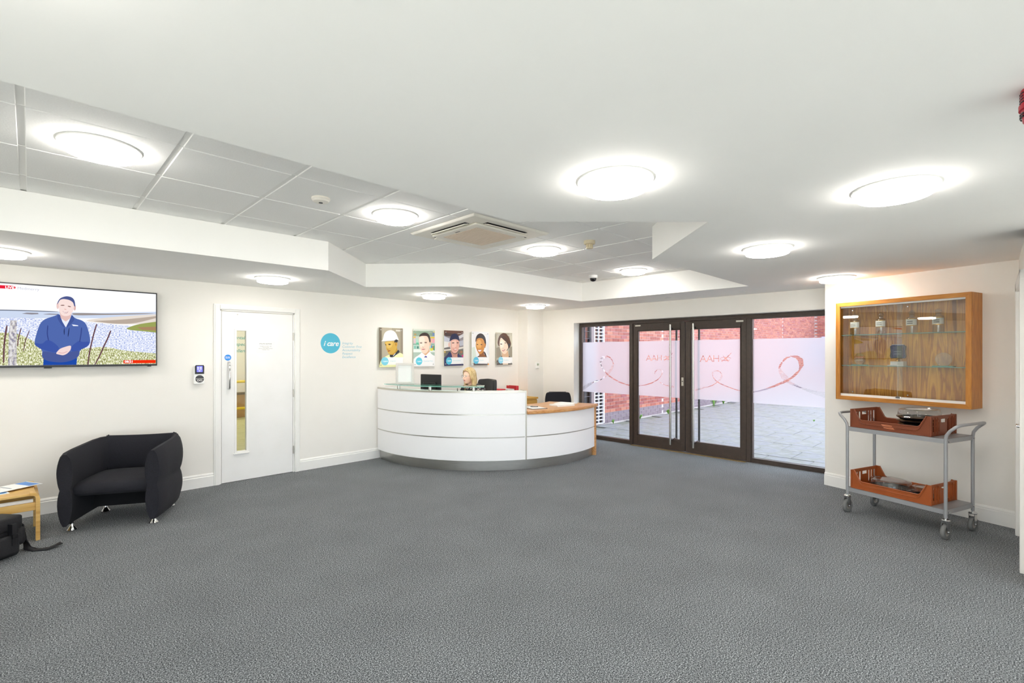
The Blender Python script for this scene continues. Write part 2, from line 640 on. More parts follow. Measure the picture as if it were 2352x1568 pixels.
TV_SHAPES=[('#ccd8ee',[(-0.084,0.511),(0.206,0.524),(0.331,0.527),(0.546,0.531),(0.829,0.529),(1.355,0.576),(1.355,0.508),(0.674,0.472),(0.206,0.448),(-0.084,0.433)]),
('#6f7686',[(-0.084,0.515),(0.206,0.526),(0.331,0.530),(0.527,0.533),(0.590,0.531),(0.590,0.526),(0.340,0.521),(0.206,0.517),(-0.084,0.502)]),
('#8d8890',[(0.344,0.497),(0.376,0.508),(0.451,0.510),(0.455,0.499),(0.408,0.493)]),
('#8d8890',[(0.484,0.500),(0.527,0.508),(0.590,0.508),(0.590,0.500),(0.498,0.498)]),
('#9a9290',[(0.680,0.522),(0.777,0.529),(0.936,0.532),(1.279,0.557),(1.352,0.557),(1.220,0.541),(0.882,0.514),(0.700,0.500)]),
('#e6dcd2',[(0.772,0.457),(0.991,0.503),(1.352,0.549),(1.352,0.447),(1.047,0.427),(0.829,0.442)]),
('#b8a99c',[(0.829,0.453),(1.047,0.474),(1.279,0.515),(1.352,0.530),(1.352,0.508),(1.161,0.439),(0.991,0.432),(0.882,0.447)]),
('FIELD',[(-0.084,0.433),(0.206,0.454),(0.432,0.460),(0.725,0.448),(0.936,0.429),(1.352,0.402),(1.350,0.010),(0.674,0.018),(0.206,0.022),(-0.084,0.026)]),
('#9aa35a',[(1.092,0.389),(1.196,0.437),(1.353,0.470),(1.351,0.353),(1.238,0.365),(1.132,0.372)]),
('#a98663',[(1.191,0.404),(1.353,0.417),(1.352,0.376),(1.232,0.379)]),
('GRASS',[(-0.084,0.312),(0.206,0.315),(0.295,0.324),(0.395,0.268),(0.488,0.184),(0.725,0.172),(0.936,0.202),(1.075,0.160),(1.350,0.131),(1.350,0.010),(0.674,0.018),(0.206,0.022),(-0.084,0.026)]),
('POST',[(0.257,0.022),(0.261,0.323),(0.272,0.432),(0.312,0.433),(0.311,0.023)]),
('#6a4a50',[(0.864,0.428),(0.840,0.322),(0.824,0.230),(0.808,0.139),(0.798,0.018),(0.808,0.016),(0.819,0.137),(0.834,0.227),(0.850,0.319),(0.874,0.425)]),
('#6a4a50',[(0.972,0.366),(0.948,0.283),(0.915,0.198),(0.888,0.113),(0.851,0.021),(0.860,0.014),(0.898,0.107),(0.925,0.192),(0.958,0.278),(0.983,0.361)]),
('#6a4a50',[(0.336,0.365),(0.318,0.268),(0.313,0.196),(0.321,0.195),(0.325,0.266),(0.343,0.363)]),
('#6a4a50',[(0.392,0.348),(0.364,0.249),(0.351,0.145),(0.356,0.143),(0.370,0.247),(0.397,0.345)]),
('#6a4a50',[(0.244,0.388),(0.227,0.234),(0.222,0.042),(0.234,0.041),(0.238,0.232),(0.256,0.385)]),
('#1f4aa8',[(0.489,0.078),(0.723,0.097),(0.719,0.017),(0.485,0.018)]),
('#5068ac',[(0.592,0.515),(0.575,0.493),(0.498,0.457),(0.465,0.415),(0.443,0.329),(0.432,0.269),(0.426,0.226),(0.434,0.200),(0.481,0.164),(0.475,0.091),(0.517,0.056),(0.605,0.042),(0.674,0.055),(0.737,0.098),(0.743,0.166),(0.803,0.199),(0.822,0.246),(0.812,0.333),(0.790,0.423),(0.759,0.456),(0.705,0.474),(0.684,0.510),(0.669,0.472),(0.639,0.416),(0.615,0.442)]),
('#4a5a98',[(0.479,0.158),(0.575,0.131),(0.674,0.145),(0.741,0.166),(0.736,0.098),(0.674,0.055),(0.605,0.042),(0.517,0.056),(0.476,0.088)]),
('#3f57a6',[(0.512,0.264),(0.556,0.238),(0.600,0.182),(0.575,0.131),(0.488,0.163),(0.432,0.203),(0.427,0.230),(0.479,0.217)]),
('#3f57a6',[(0.741,0.262),(0.756,0.242),(0.819,0.250),(0.803,0.199),(0.736,0.159),(0.680,0.145),(0.680,0.199)]),
('#3a4a8c',[(0.513,0.398),(0.508,0.317),(0.518,0.250),(0.526,0.252),(0.516,0.318),(0.521,0.397)]),
('#3a4a8c',[(0.752,0.387),(0.747,0.311),(0.737,0.242),(0.745,0.240),(0.755,0.310),(0.760,0.386)]),
('#e8ecf8',[(0.595,0.495),(0.681,0.500),(0.669,0.445),(0.642,0.382),(0.615,0.442)]),
('#44589a',[(0.581,0.494),(0.600,0.509),(0.615,0.442),(0.637,0.382),(0.624,0.382),(0.585,0.454)]),
('#44589a',[(0.684,0.510),(0.705,0.474),(0.700,0.446),(0.654,0.383),(0.644,0.389),(0.669,0.452)]),
('#e3bfb9',[(0.595,0.549),(0.690,0.555),(0.674,0.472),(0.642,0.437),(0.607,0.469)]),
('#eac9c4',[(0.594,0.586),(0.593,0.577),(0.592,0.568),(0.590,0.561),(0.588,0.557),(0.585,0.555),(0.582,0.557),(0.580,0.561),(0.578,0.567),(0.577,0.576),(0.576,0.585),(0.577,0.594),(0.578,0.603),(0.580,0.610),(0.582,0.614),(0.585,0.616),(0.588,0.615),(0.590,0.610),(0.592,0.604),(0.593,0.596)]),
('#dcb3ae',[(0.714,0.577),(0.714,0.569),(0.712,0.560),(0.711,0.554),(0.708,0.550),(0.706,0.548),(0.703,0.549),(0.701,0.553),(0.699,0.560),(0.698,0.567),(0.698,0.576),(0.698,0.585),(0.699,0.593),(0.701,0.600),(0.703,0.604),(0.706,0.606),(0.708,0.604),(0.711,0.601),(0.712,0.594),(0.714,0.586)]),
('#f6dfda',[(0.590,0.623),(0.600,0.664),(0.649,0.682),(0.695,0.658),(0.706,0.611),(0.697,0.549),(0.674,0.500),(0.639,0.488),(0.610,0.499),(0.594,0.549)]),
('#4f5a8e',[(0.579,0.592),(0.588,0.636),(0.608,0.666),(0.647,0.685),(0.685,0.677),(0.705,0.649),(0.711,0.591),(0.703,0.584),(0.695,0.627),(0.667,0.649),(0.624,0.656),(0.600,0.644),(0.589,0.613)]),
('#8a6a66',[(0.634,0.594),(0.632,0.591),(0.627,0.589),(0.619,0.588),(0.611,0.588),(0.606,0.589),(0.604,0.592),(0.606,0.594),(0.611,0.596),(0.619,0.598),(0.627,0.598),(0.632,0.596)]),
('#8a6a66',[(0.680,0.582),(0.677,0.580),(0.672,0.579),(0.666,0.580),(0.660,0.583),(0.656,0.586),(0.654,0.588),(0.657,0.590),(0.661,0.591),(0.668,0.590),(0.674,0.588),(0.678,0.585)]),
('#c89a9e',[(0.617,0.540),(0.639,0.528),(0.662,0.536),(0.649,0.517),(0.632,0.518)]),
('#ffffff',[(0.622,0.536),(0.639,0.525),(0.655,0.531),(0.647,0.523),(0.632,0.523)]),
('#dda79f',[(0.647,0.554),(0.646,0.553),(0.642,0.552),(0.638,0.553),(0.634,0.554),(0.631,0.556),(0.630,0.558),(0.632,0.559),(0.635,0.560),(0.639,0.559),(0.643,0.558),(0.646,0.556)]),
('#f3d8d6',[(0.570,0.128),(0.592,0.165),(0.610,0.182),(0.667,0.207),(0.681,0.203),(0.677,0.165),(0.652,0.128),(0.624,0.111),(0.595,0.119)]),
('#d6a3a6',[(0.590,0.135),(0.625,0.130),(0.655,0.149),(0.654,0.154),(0.624,0.135),(0.590,0.141)]),
('#232c58',[(0.630,0.307),(0.629,0.312),(0.628,0.324),(0.627,0.341),(0.628,0.358),(0.629,0.371),(0.630,0.375),(0.632,0.371),(0.633,0.358),(0.634,0.341),(0.633,0.324),(0.632,0.312)]),
('#232c58',[(0.657,0.288),(0.656,0.294),(0.656,0.312),(0.659,0.336),(0.662,0.360),(0.665,0.377),(0.667,0.383),(0.668,0.377),(0.667,0.359),(0.665,0.335),(0.662,0.311),(0.659,0.294)]),
('#eef2ff',[(0.685,0.411),(0.697,0.411),(0.730,0.405),(0.731,0.398),(0.695,0.397)]),
('#e8203a',[(-0.084,0.736),(0.206,0.746),(0.304,0.748),(0.304,0.717),(0.206,0.717),(-0.084,0.705)]),
('#f03010',[(1.078,0.061),(1.347,0.062),(1.347,0.028),(1.078,0.028)])]
POSTERS=[[('#8d8470',[(0.000,1.000),(1.000,1.000),(1.000,0.000),(0.000,0.000)]),
('#6f6656',[(0.000,1.000),(0.089,1.000),(0.108,0.000),(0.000,0.000)]),
('#b3aa96',[(0.121,0.995),(0.529,1.000),(0.529,0.211),(0.121,0.212)]),
('#a49a86',[(0.529,1.000),(0.898,1.000),(0.898,0.288),(0.529,0.288)]),
('#8d8272',[(0.898,1.000),(1.000,1.000),(1.000,0.288),(0.936,0.366)]),
('#b58c30',[(0.414,0.441),(0.732,0.520),(0.783,0.396),(0.631,0.265),(0.439,0.265)]),
('#caa448',[(0.223,0.654),(0.631,0.665),(0.707,0.643),(0.758,0.613),(0.752,0.535),(0.707,0.442),(0.631,0.365),(0.503,0.319),(0.389,0.334),(0.338,0.418),(0.287,0.456),(0.299,0.517),(0.248,0.562)]),
('#d8b45e',[(0.248,0.639),(0.580,0.650),(0.529,0.518),(0.401,0.472),(0.325,0.494),(0.293,0.563)]),
('#c99a3c',[(0.764,0.589),(0.762,0.570),(0.753,0.553),(0.741,0.539),(0.725,0.530),(0.707,0.527),(0.689,0.530),(0.673,0.539),(0.661,0.552),(0.652,0.570),(0.650,0.589),(0.652,0.608),(0.661,0.625),(0.673,0.639),(0.689,0.648),(0.707,0.651),(0.725,0.648),(0.741,0.639),(0.753,0.626),(0.762,0.609)]),
('#a87a2a',[(0.720,0.585),(0.718,0.575),(0.715,0.565),(0.709,0.557),(0.702,0.552),(0.694,0.550),(0.686,0.552),(0.679,0.557),(0.674,0.564),(0.670,0.574),(0.669,0.585),(0.670,0.596),(0.674,0.605),(0.679,0.613),(0.686,0.618),(0.694,0.620),(0.702,0.618),(0.709,0.613),(0.715,0.606),(0.718,0.596)]),
('#3a2c1c',[(0.631,0.673),(0.758,0.682),(0.758,0.628),(0.656,0.635),(0.631,0.612)]),
('#3a2c18',[(0.242,0.585),(0.287,0.578),(0.306,0.548),(0.255,0.566)]),
('#3a2c18',[(0.363,0.582),(0.427,0.598),(0.503,0.584),(0.427,0.556)]),
('#8a5a28',[(0.338,0.456),(0.363,0.460),(0.389,0.441),(0.357,0.437)]),
('#9a4c38',[(0.344,0.414),(0.414,0.430),(0.484,0.418),(0.401,0.395),(0.363,0.399)]),
('#23232a',[(0.631,0.673),(0.694,0.716),(0.758,0.705),(0.796,0.671),(0.745,0.643),(0.682,0.654)]),
('#ececec',[(0.076,0.652),(0.146,0.683),(0.172,0.760),(0.210,0.852),(0.299,0.914),(0.465,0.948),(0.605,0.931),(0.707,0.867),(0.758,0.790),(0.828,0.691),(0.783,0.694),(0.707,0.716),(0.631,0.681),(0.427,0.671),(0.223,0.661)]),
('#ffffff',[(0.236,0.806),(0.325,0.892),(0.452,0.924),(0.529,0.903),(0.452,0.763),(0.248,0.715)]),
('#eef0b8',[(0.006,0.038),(0.070,0.174),(0.236,0.265),(0.414,0.319),(0.529,0.273),(0.707,0.303),(0.873,0.373),(1.000,0.327),(1.000,0.000),(0.006,0.000)]),
('#2a2c34',[(0.433,0.322),(0.605,0.303),(0.758,0.419),(0.796,0.447),(0.873,0.389),(0.707,0.319),(0.592,0.249),(0.439,0.250)]),
('#d8dce8',[(0.682,0.357),(0.679,0.349),(0.662,0.332),(0.635,0.310),(0.605,0.289),(0.580,0.276),(0.567,0.273),(0.569,0.281),(0.587,0.298),(0.614,0.320),(0.644,0.341),(0.669,0.354)]),
('#f8f8f4',[(0.248,0.250),(1.000,0.249),(1.000,0.054),(0.248,0.059)]),
('#7fd0e6',[(0.386,0.150),(0.382,0.127),(0.371,0.104),(0.353,0.084),(0.329,0.068),(0.301,0.055),(0.269,0.048),(0.236,0.045),(0.202,0.048),(0.170,0.056),(0.142,0.069),(0.118,0.086),(0.100,0.106),(0.089,0.128),(0.085,0.151),(0.089,0.175),(0.100,0.197),(0.118,0.216),(0.142,0.233),(0.170,0.246),(0.202,0.253),(0.236,0.256),(0.269,0.253),(0.301,0.245),(0.329,0.233),(0.353,0.216),(0.371,0.196),(0.382,0.174)]),
('#e8e2d8',[(0.694,0.956),(0.898,0.951),(0.892,0.928),(0.694,0.932)])],
[('#cfd8cc',[(0.000,1.000),(1.000,1.000),(1.000,0.000),(0.000,0.000)]),
('#9aa898',[(0.000,0.952),(0.303,0.957),(0.303,0.909),(0.000,0.903)]),
('#8ea58e',[(0.000,0.944),(1.000,0.963),(1.000,0.805),(0.000,0.790)]),
('#bcc8be',[(0.000,0.806),(1.000,0.822),(1.000,0.614),(0.000,0.605)]),
('#6f9a86',[(0.000,0.605),(1.000,0.614),(1.000,0.589),(0.000,0.581)]),
('#b6d2c4',[(0.000,0.581),(1.000,0.589),(1.000,0.465),(0.000,0.460)]),
('#e4ece6',[(0.000,0.460),(1.000,0.465),(1.000,0.382),(0.000,0.379)]),
('#a8bcae',[(0.000,0.379),(1.000,0.382),(1.000,0.207),(0.000,0.210)]),
('#e0b450',[(0.007,0.798),(0.106,0.800),(0.106,0.759),(0.007,0.758)]),
('#e6c23c',[(0.796,0.802),(0.993,0.805),(0.993,0.763),(0.796,0.761)]),
('#e9b0a8',[(0.810,0.753),(0.894,0.754),(0.894,0.638),(0.810,0.637)]),
('#e8a0b0',[(0.908,0.754),(0.993,0.755),(0.993,0.639),(0.908,0.638)]),
('#d8b8c0',[(0.021,0.742),(0.106,0.743),(0.106,0.622),(0.021,0.621)]),
('#a8d0c0',[(0.120,0.727),(0.232,0.729),(0.232,0.623),(0.120,0.622)]),
('#58b890',[(0.134,0.638),(0.246,0.640),(0.246,0.591),(0.134,0.590)]),
('#4f8ab8',[(0.824,0.571),(0.894,0.572),(0.894,0.489),(0.824,0.489)]),
('#c87838',[(0.894,0.555),(0.951,0.556),(0.951,0.448),(0.894,0.448)]),
('#3f9a68',[(0.937,0.572),(1.000,0.573),(1.000,0.432),(0.937,0.431)]),
('#d8d848',[(0.782,0.497),(0.908,0.497),(0.908,0.423),(0.782,0.422)]),
('#7ab8a8',[(0.035,0.549),(0.120,0.549),(0.120,0.476),(0.035,0.476)]),
('#3f7a6a',[(0.162,0.541),(0.246,0.542),(0.246,0.477),(0.162,0.477)]),
('#7088b8',[(0.894,0.919),(0.979,0.921),(0.979,0.830),(0.894,0.828)]),
('#d8d060',[(0.908,0.961),(0.993,0.963),(0.993,0.921),(0.908,0.919)]),
('#a89060',[(0.035,0.880),(0.134,0.881),(0.134,0.833),(0.035,0.831)]),
('#f4f4f4',[(0.007,0.218),(0.303,0.323),(0.387,0.388),(0.556,0.290),(0.754,0.406),(0.852,0.323),(1.000,0.282),(1.000,0.000),(0.007,0.000)]),
('#d8ab86',[(0.373,0.470),(0.739,0.496),(0.754,0.398),(0.563,0.290),(0.401,0.372)]),
('#edd2bd',[(0.246,0.761),(0.289,0.819),(0.683,0.833),(0.754,0.686),(0.754,0.554),(0.711,0.439),(0.613,0.364),(0.500,0.339),(0.387,0.388),(0.303,0.477),(0.261,0.599)]),
('#f5e2d2',[(0.275,0.786),(0.500,0.814),(0.542,0.651),(0.458,0.503),(0.317,0.518),(0.268,0.648)]),
('#e0b898',[(0.821,0.612),(0.819,0.593),(0.814,0.576),(0.805,0.562),(0.794,0.553),(0.782,0.550),(0.770,0.553),(0.759,0.562),(0.750,0.575),(0.744,0.593),(0.742,0.612),(0.744,0.631),(0.750,0.648),(0.759,0.662),(0.770,0.671),(0.782,0.674),(0.794,0.671),(0.805,0.662),(0.814,0.649),(0.819,0.632)]),
('#3a2a22',[(0.254,0.786),(0.289,0.851),(0.415,0.902),(0.542,0.917),(0.683,0.891),(0.775,0.810),(0.807,0.687),(0.782,0.645),(0.739,0.653),(0.704,0.751),(0.641,0.824),(0.415,0.825),(0.289,0.803)]),
('#5a4030',[(0.415,0.627),(0.407,0.621),(0.384,0.616),(0.353,0.614),(0.321,0.615),(0.297,0.618),(0.289,0.624),(0.297,0.629),(0.320,0.634),(0.352,0.636),(0.383,0.635),(0.407,0.632)]),
('#5a4030',[(0.634,0.639),(0.625,0.634),(0.600,0.630),(0.567,0.628),(0.533,0.629),(0.509,0.633),(0.500,0.638),(0.509,0.643),(0.533,0.647),(0.567,0.649),(0.600,0.648),(0.625,0.645)]),
('#7a5a48',[(0.415,0.649),(0.406,0.646),(0.381,0.643),(0.346,0.641),(0.310,0.641),(0.284,0.642),(0.275,0.644),(0.284,0.647),(0.309,0.650),(0.345,0.652),(0.380,0.653),(0.406,0.652)]),
('#7a5a48',[(0.634,0.658),(0.624,0.656),(0.597,0.654),(0.560,0.653),(0.523,0.654),(0.496,0.656),(0.486,0.658),(0.496,0.661),(0.523,0.663),(0.560,0.664),(0.597,0.663),(0.624,0.661)]),
('#c89a80',[(0.401,0.543),(0.458,0.519),(0.500,0.532),(0.472,0.507),(0.415,0.509)]),
('#c07878',[(0.359,0.466),(0.458,0.478),(0.568,0.471),(0.486,0.446),(0.415,0.447)]),
('#3a3a90',[(0.486,0.241),(0.542,0.278),(0.599,0.278),(0.641,0.241)]),
('#5cc6dc',[(0.407,0.139),(0.403,0.116),(0.392,0.095),(0.374,0.075),(0.350,0.059),(0.322,0.047),(0.290,0.039),(0.256,0.037),(0.223,0.040),(0.191,0.048),(0.162,0.060),(0.139,0.076),(0.121,0.096),(0.109,0.118),(0.106,0.141),(0.109,0.164),(0.121,0.185),(0.139,0.205),(0.162,0.221),(0.191,0.233),(0.223,0.241),(0.256,0.243),(0.290,0.241),(0.322,0.233),(0.350,0.221),(0.374,0.204),(0.392,0.184),(0.403,0.163)])],
[('#8a8488',[(0.000,1.000),(1.000,1.000),(1.000,0.000),(0.000,0.000)]),
('#6a4638',[(0.000,1.000),(1.000,1.000),(1.000,0.919),(0.612,0.827),(0.000,0.856)]),
('#4c3a36',[(0.060,0.931),(0.578,0.912),(0.474,0.825),(0.060,0.838)]),
('#d8d8dc',[(0.716,0.828),(1.000,0.928),(1.000,0.833),(0.750,0.753)]),
('#c4c8d4',[(0.000,0.837),(0.302,0.766),(0.302,0.673),(0.000,0.688)]),
('#e8e6e2',[(0.000,0.688),(0.267,0.672),(0.267,0.541),(0.000,0.502)]),
('#b8bcc8',[(0.750,0.696),(1.000,0.737),(1.000,0.584),(0.819,0.563)]),
('#6a6460',[(0.000,0.502),(0.302,0.523),(0.302,0.447),(0.000,0.465)]),
('#e6e0d4',[(0.000,0.456),(0.336,0.476),(1.000,0.545),(1.000,0.498),(0.647,0.449),(0.000,0.419)]),
('#6a6a5c',[(0.000,0.419),(1.000,0.469),(1.000,0.278),(0.000,0.260)]),
('#b49a50',[(0.086,0.391),(0.084,0.379),(0.078,0.369),(0.068,0.361),(0.056,0.355),(0.043,0.354),(0.030,0.355),(0.018,0.361),(0.008,0.369),(0.002,0.379),(0.000,0.391),(0.002,0.402),(0.008,0.413),(0.018,0.421),(0.030,0.426),(0.043,0.428),(0.056,0.426),(0.068,0.421),(0.078,0.413),(0.084,0.402)]),
('#a07050',[(0.957,0.392),(0.954,0.380),(0.944,0.370),(0.928,0.361),(0.909,0.356),(0.888,0.354),(0.867,0.356),(0.847,0.361),(0.832,0.370),(0.822,0.380),(0.819,0.392),(0.822,0.404),(0.832,0.414),(0.847,0.423),(0.867,0.428),(0.888,0.430),(0.909,0.429),(0.928,0.423),(0.944,0.415),(0.954,0.404)]),
('#e0187a',[(0.922,0.306),(0.991,0.306),(0.991,0.239),(0.940,0.239)]),
('#222a58',[(0.000,0.233),(0.129,0.288),(0.267,0.410),(0.371,0.354),(0.440,0.269),(0.681,0.269),(0.716,0.373),(0.819,0.287),(1.000,0.239),(1.000,0.000),(0.000,0.000)]),
('#c08a78',[(0.336,0.410),(0.698,0.411),(0.681,0.278),(0.698,0.231),(0.422,0.231)]),
('#e6b8a8',[(0.307,0.598),(0.305,0.577),(0.298,0.559),(0.287,0.544),(0.274,0.535),(0.259,0.532),(0.244,0.535),(0.230,0.544),(0.220,0.558),(0.213,0.577),(0.210,0.597),(0.213,0.617),(0.220,0.635),(0.230,0.650),(0.244,0.659),(0.259,0.663),(0.274,0.660),(0.287,0.651),(0.298,0.636),(0.305,0.618)]),
('#e2ae9c',[(0.319,0.710),(0.440,0.749),(0.681,0.752),(0.784,0.696),(0.784,0.563),(0.733,0.439),(0.647,0.344),(0.526,0.335),(0.405,0.382),(0.328,0.466),(0.302,0.598)]),
('#f0c8b8',[(0.388,0.692),(0.578,0.732),(0.647,0.638),(0.595,0.505),(0.405,0.523)]),
('#d8ccc8',[(0.271,0.691),(0.336,0.711),(0.345,0.466),(0.302,0.504)]),
('#3a2620',[(0.526,0.651),(0.517,0.644),(0.493,0.637),(0.459,0.634),(0.424,0.634),(0.398,0.639),(0.388,0.645),(0.396,0.653),(0.421,0.659),(0.455,0.662),(0.490,0.662),(0.516,0.658)]),
('#3a2620',[(0.750,0.658),(0.743,0.651),(0.721,0.644),(0.691,0.641),(0.661,0.641),(0.638,0.645),(0.629,0.652),(0.636,0.660),(0.658,0.666),(0.688,0.669),(0.718,0.669),(0.741,0.665)]),
('#c08070',[(0.629,0.520),(0.623,0.516),(0.607,0.515),(0.585,0.515),(0.564,0.517),(0.548,0.520),(0.543,0.524),(0.550,0.527),(0.566,0.529),(0.587,0.529),(0.609,0.527),(0.624,0.523)]),
('#c88078',[(0.448,0.486),(0.560,0.467),(0.681,0.496),(0.647,0.439),(0.560,0.420),(0.491,0.439)]),
('#fbf4f0',[(0.483,0.474),(0.560,0.462),(0.664,0.482),(0.629,0.453),(0.560,0.446),(0.509,0.456)]),
('#5a463c',[(0.353,0.438),(0.440,0.373),(0.543,0.349),(0.647,0.373),(0.716,0.439),(0.664,0.344),(0.543,0.327),(0.422,0.363)]),
('#1c2248',[(0.259,0.691),(0.302,0.795),(0.371,0.880),(0.526,0.925),(0.664,0.904),(0.767,0.820),(0.793,0.687),(0.716,0.734),(0.595,0.770),(0.440,0.749),(0.319,0.701)]),
('#f4f6f6',[(0.250,0.237),(1.000,0.234),(1.000,0.048),(0.250,0.044)]),
('#4fbcd8',[(0.393,0.137),(0.389,0.113),(0.378,0.091),(0.360,0.070),(0.337,0.053),(0.308,0.041),(0.276,0.033),(0.243,0.031),(0.210,0.033),(0.178,0.042),(0.150,0.055),(0.126,0.072),(0.108,0.092),(0.097,0.115),(0.093,0.139),(0.097,0.163),(0.108,0.186),(0.126,0.206),(0.150,0.223),(0.178,0.235),(0.210,0.243),(0.243,0.246),(0.276,0.243),(0.308,0.235),(0.337,0.222),(0.360,0.205),(0.378,0.184),(0.389,0.161)])],
[('#eef0f2',[(0.000,1.000),(1.000,1.000),(1.000,0.000),(0.000,0.000)]),
('#d6e4d8',[(0.009,0.522),(0.178,0.543),(0.290,0.221),(0.019,0.000)]),
('#dfe4ea',[(0.850,0.931),(1.000,0.933),(1.000,0.267),(0.850,0.370)]),
('#241c18',[(0.701,0.421),(0.794,0.370),(0.850,0.288),(0.869,0.237),(0.813,0.248),(0.720,0.330)]),
('#2a2220',[(0.290,0.242),(0.439,0.286),(0.813,0.278),(0.907,0.237)]),
('#8a5428',[(0.439,0.371),(0.701,0.421),(0.720,0.320),(0.850,0.247),(0.421,0.251)]),
('#241a14',[(0.211,0.673),(0.234,0.823),(0.327,0.914),(0.495,0.959),(0.664,0.929),(0.785,0.839),(0.832,0.717),(0.822,0.594),(0.757,0.492),(0.720,0.574),(0.664,0.797),(0.383,0.804),(0.252,0.713)]),
('#c8893c',[(0.243,0.673),(0.280,0.773),(0.383,0.810),(0.607,0.807),(0.710,0.736),(0.748,0.635),(0.729,0.492),(0.645,0.381),(0.514,0.321),(0.421,0.331),(0.308,0.432),(0.234,0.553)]),
('#e0a85a',[(0.290,0.713),(0.439,0.775),(0.551,0.715),(0.570,0.553),(0.439,0.472),(0.271,0.553)]),
('#c07c30',[(0.802,0.594),(0.800,0.575),(0.794,0.558),(0.785,0.545),(0.773,0.536),(0.761,0.533),(0.748,0.536),(0.737,0.545),(0.727,0.558),(0.722,0.575),(0.720,0.594),(0.722,0.613),(0.727,0.630),(0.737,0.643),(0.748,0.652),(0.761,0.655),(0.773,0.652),(0.785,0.644),(0.794,0.630),(0.800,0.613)]),
('#2a1a10',[(0.374,0.613),(0.367,0.608),(0.349,0.605),(0.325,0.604),(0.302,0.607),(0.286,0.612),(0.280,0.618),(0.288,0.623),(0.306,0.626),(0.329,0.627),(0.352,0.624),(0.369,0.619)]),
('#2a1a10',[(0.617,0.614),(0.608,0.609),(0.587,0.605),(0.559,0.605),(0.531,0.607),(0.511,0.613),(0.505,0.619),(0.513,0.624),(0.534,0.628),(0.563,0.628),(0.590,0.625),(0.610,0.620)]),
('#a86a2c',[(0.486,0.508),(0.479,0.504),(0.460,0.502),(0.435,0.501),(0.409,0.502),(0.390,0.504),(0.383,0.508),(0.390,0.511),(0.409,0.513),(0.435,0.514),(0.460,0.513),(0.479,0.511)]),
('#b06050',[(0.318,0.472),(0.458,0.452),(0.598,0.477),(0.551,0.411),(0.449,0.387),(0.364,0.412)]),
('#ffffff',[(0.355,0.457),(0.458,0.444),(0.570,0.464),(0.514,0.417),(0.449,0.404),(0.383,0.422)]),
('#f6f8f8',[(0.252,0.242),(1.000,0.236),(1.000,0.036),(0.252,0.046)]),
('#4a4644',[(0.112,0.083),(0.252,0.081),(0.252,0.046),(0.981,0.036),(0.981,0.000),(0.112,0.001)]),
('#e8a040',[(1.000,0.020),(1.000,0.013),(1.000,0.007),(0.991,0.002),(0.979,0.000),(0.966,0.000),(0.954,0.000),(0.942,0.003),(0.933,0.008),(0.927,0.015),(0.925,0.022),(0.927,0.029),(0.933,0.035),(0.942,0.040),(0.954,0.043),(0.966,0.044),(0.979,0.042),(0.991,0.039),(1.000,0.034),(1.000,0.027)]),
('#5cbfe0',[(0.406,0.140),(0.402,0.117),(0.390,0.095),(0.372,0.075),(0.348,0.059),(0.319,0.047),(0.286,0.039),(0.252,0.037),(0.218,0.040),(0.186,0.049),(0.157,0.061),(0.133,0.078),(0.114,0.098),(0.103,0.120),(0.099,0.143),(0.103,0.166),(0.114,0.188),(0.133,0.208),(0.157,0.224),(0.186,0.236),(0.218,0.243),(0.252,0.246),(0.286,0.243),(0.319,0.235),(0.348,0.222),(0.372,0.206),(0.390,0.186),(0.402,0.163)])],
[('#b4ae9c',[(0.000,1.000),(1.000,1.000),(1.000,0.000),(0.000,0.000)]),
('#8f8878',[(0.000,0.524),(0.227,0.564),(0.289,0.246),(0.021,0.206)]),
('#cfcab8',[(0.825,0.981),(1.000,0.979),(1.000,0.471),(0.907,0.578)]),
('#9a9484',[(0.804,0.526),(1.000,0.577),(1.000,0.227),(0.763,0.230)]),
('#5a3a26',[(0.062,0.671),(0.113,0.829),(0.227,0.934),(0.412,0.996),(0.619,0.978),(0.804,0.865),(0.907,0.705),(0.928,0.641),(0.845,0.536),(0.763,0.505),(0.701,0.643),(0.206,0.585),(0.144,0.565)]),
('#d6b090',[(0.351,0.393),(0.722,0.432),(0.763,0.304),(0.804,0.230),(0.330,0.235)]),
('#f0d8c2',[(0.196,0.733),(0.268,0.849),(0.433,0.816),(0.639,0.686),(0.732,0.601),(0.732,0.474),(0.639,0.369),(0.495,0.318),(0.351,0.372),(0.227,0.479),(0.186,0.607)]),
('#fae8d8',[(0.227,0.691),(0.351,0.774),(0.495,0.688),(0.433,0.519),(0.268,0.521)]),
('#4a2c1c',[(0.268,0.860),(0.433,0.900),(0.619,0.856),(0.763,0.727),(0.804,0.579),(0.742,0.590),(0.639,0.697),(0.433,0.784)]),
('#3a3c44',[(0.862,0.621),(0.859,0.606),(0.851,0.593),(0.838,0.582),(0.822,0.576),(0.804,0.574),(0.786,0.576),(0.770,0.583),(0.757,0.594),(0.749,0.607),(0.746,0.622),(0.749,0.636),(0.757,0.650),(0.770,0.660),(0.786,0.667),(0.804,0.669),(0.822,0.666),(0.838,0.659),(0.851,0.649),(0.859,0.635)]),
('#3a3c44',[(0.768,0.582),(0.707,0.489),(0.617,0.438),(0.641,0.427),(0.736,0.480),(0.799,0.576)]),
('#3a2a24',[(0.361,0.639),(0.350,0.631),(0.324,0.628),(0.290,0.628),(0.257,0.633),(0.234,0.640),(0.227,0.648),(0.238,0.655),(0.264,0.659),(0.298,0.659),(0.331,0.654),(0.354,0.647)]),
('#3a2a24',[(0.608,0.681),(0.603,0.674),(0.585,0.669),(0.559,0.666),(0.533,0.667),(0.513,0.671),(0.505,0.677),(0.511,0.684),(0.529,0.690),(0.554,0.693),(0.580,0.692),(0.600,0.688)]),
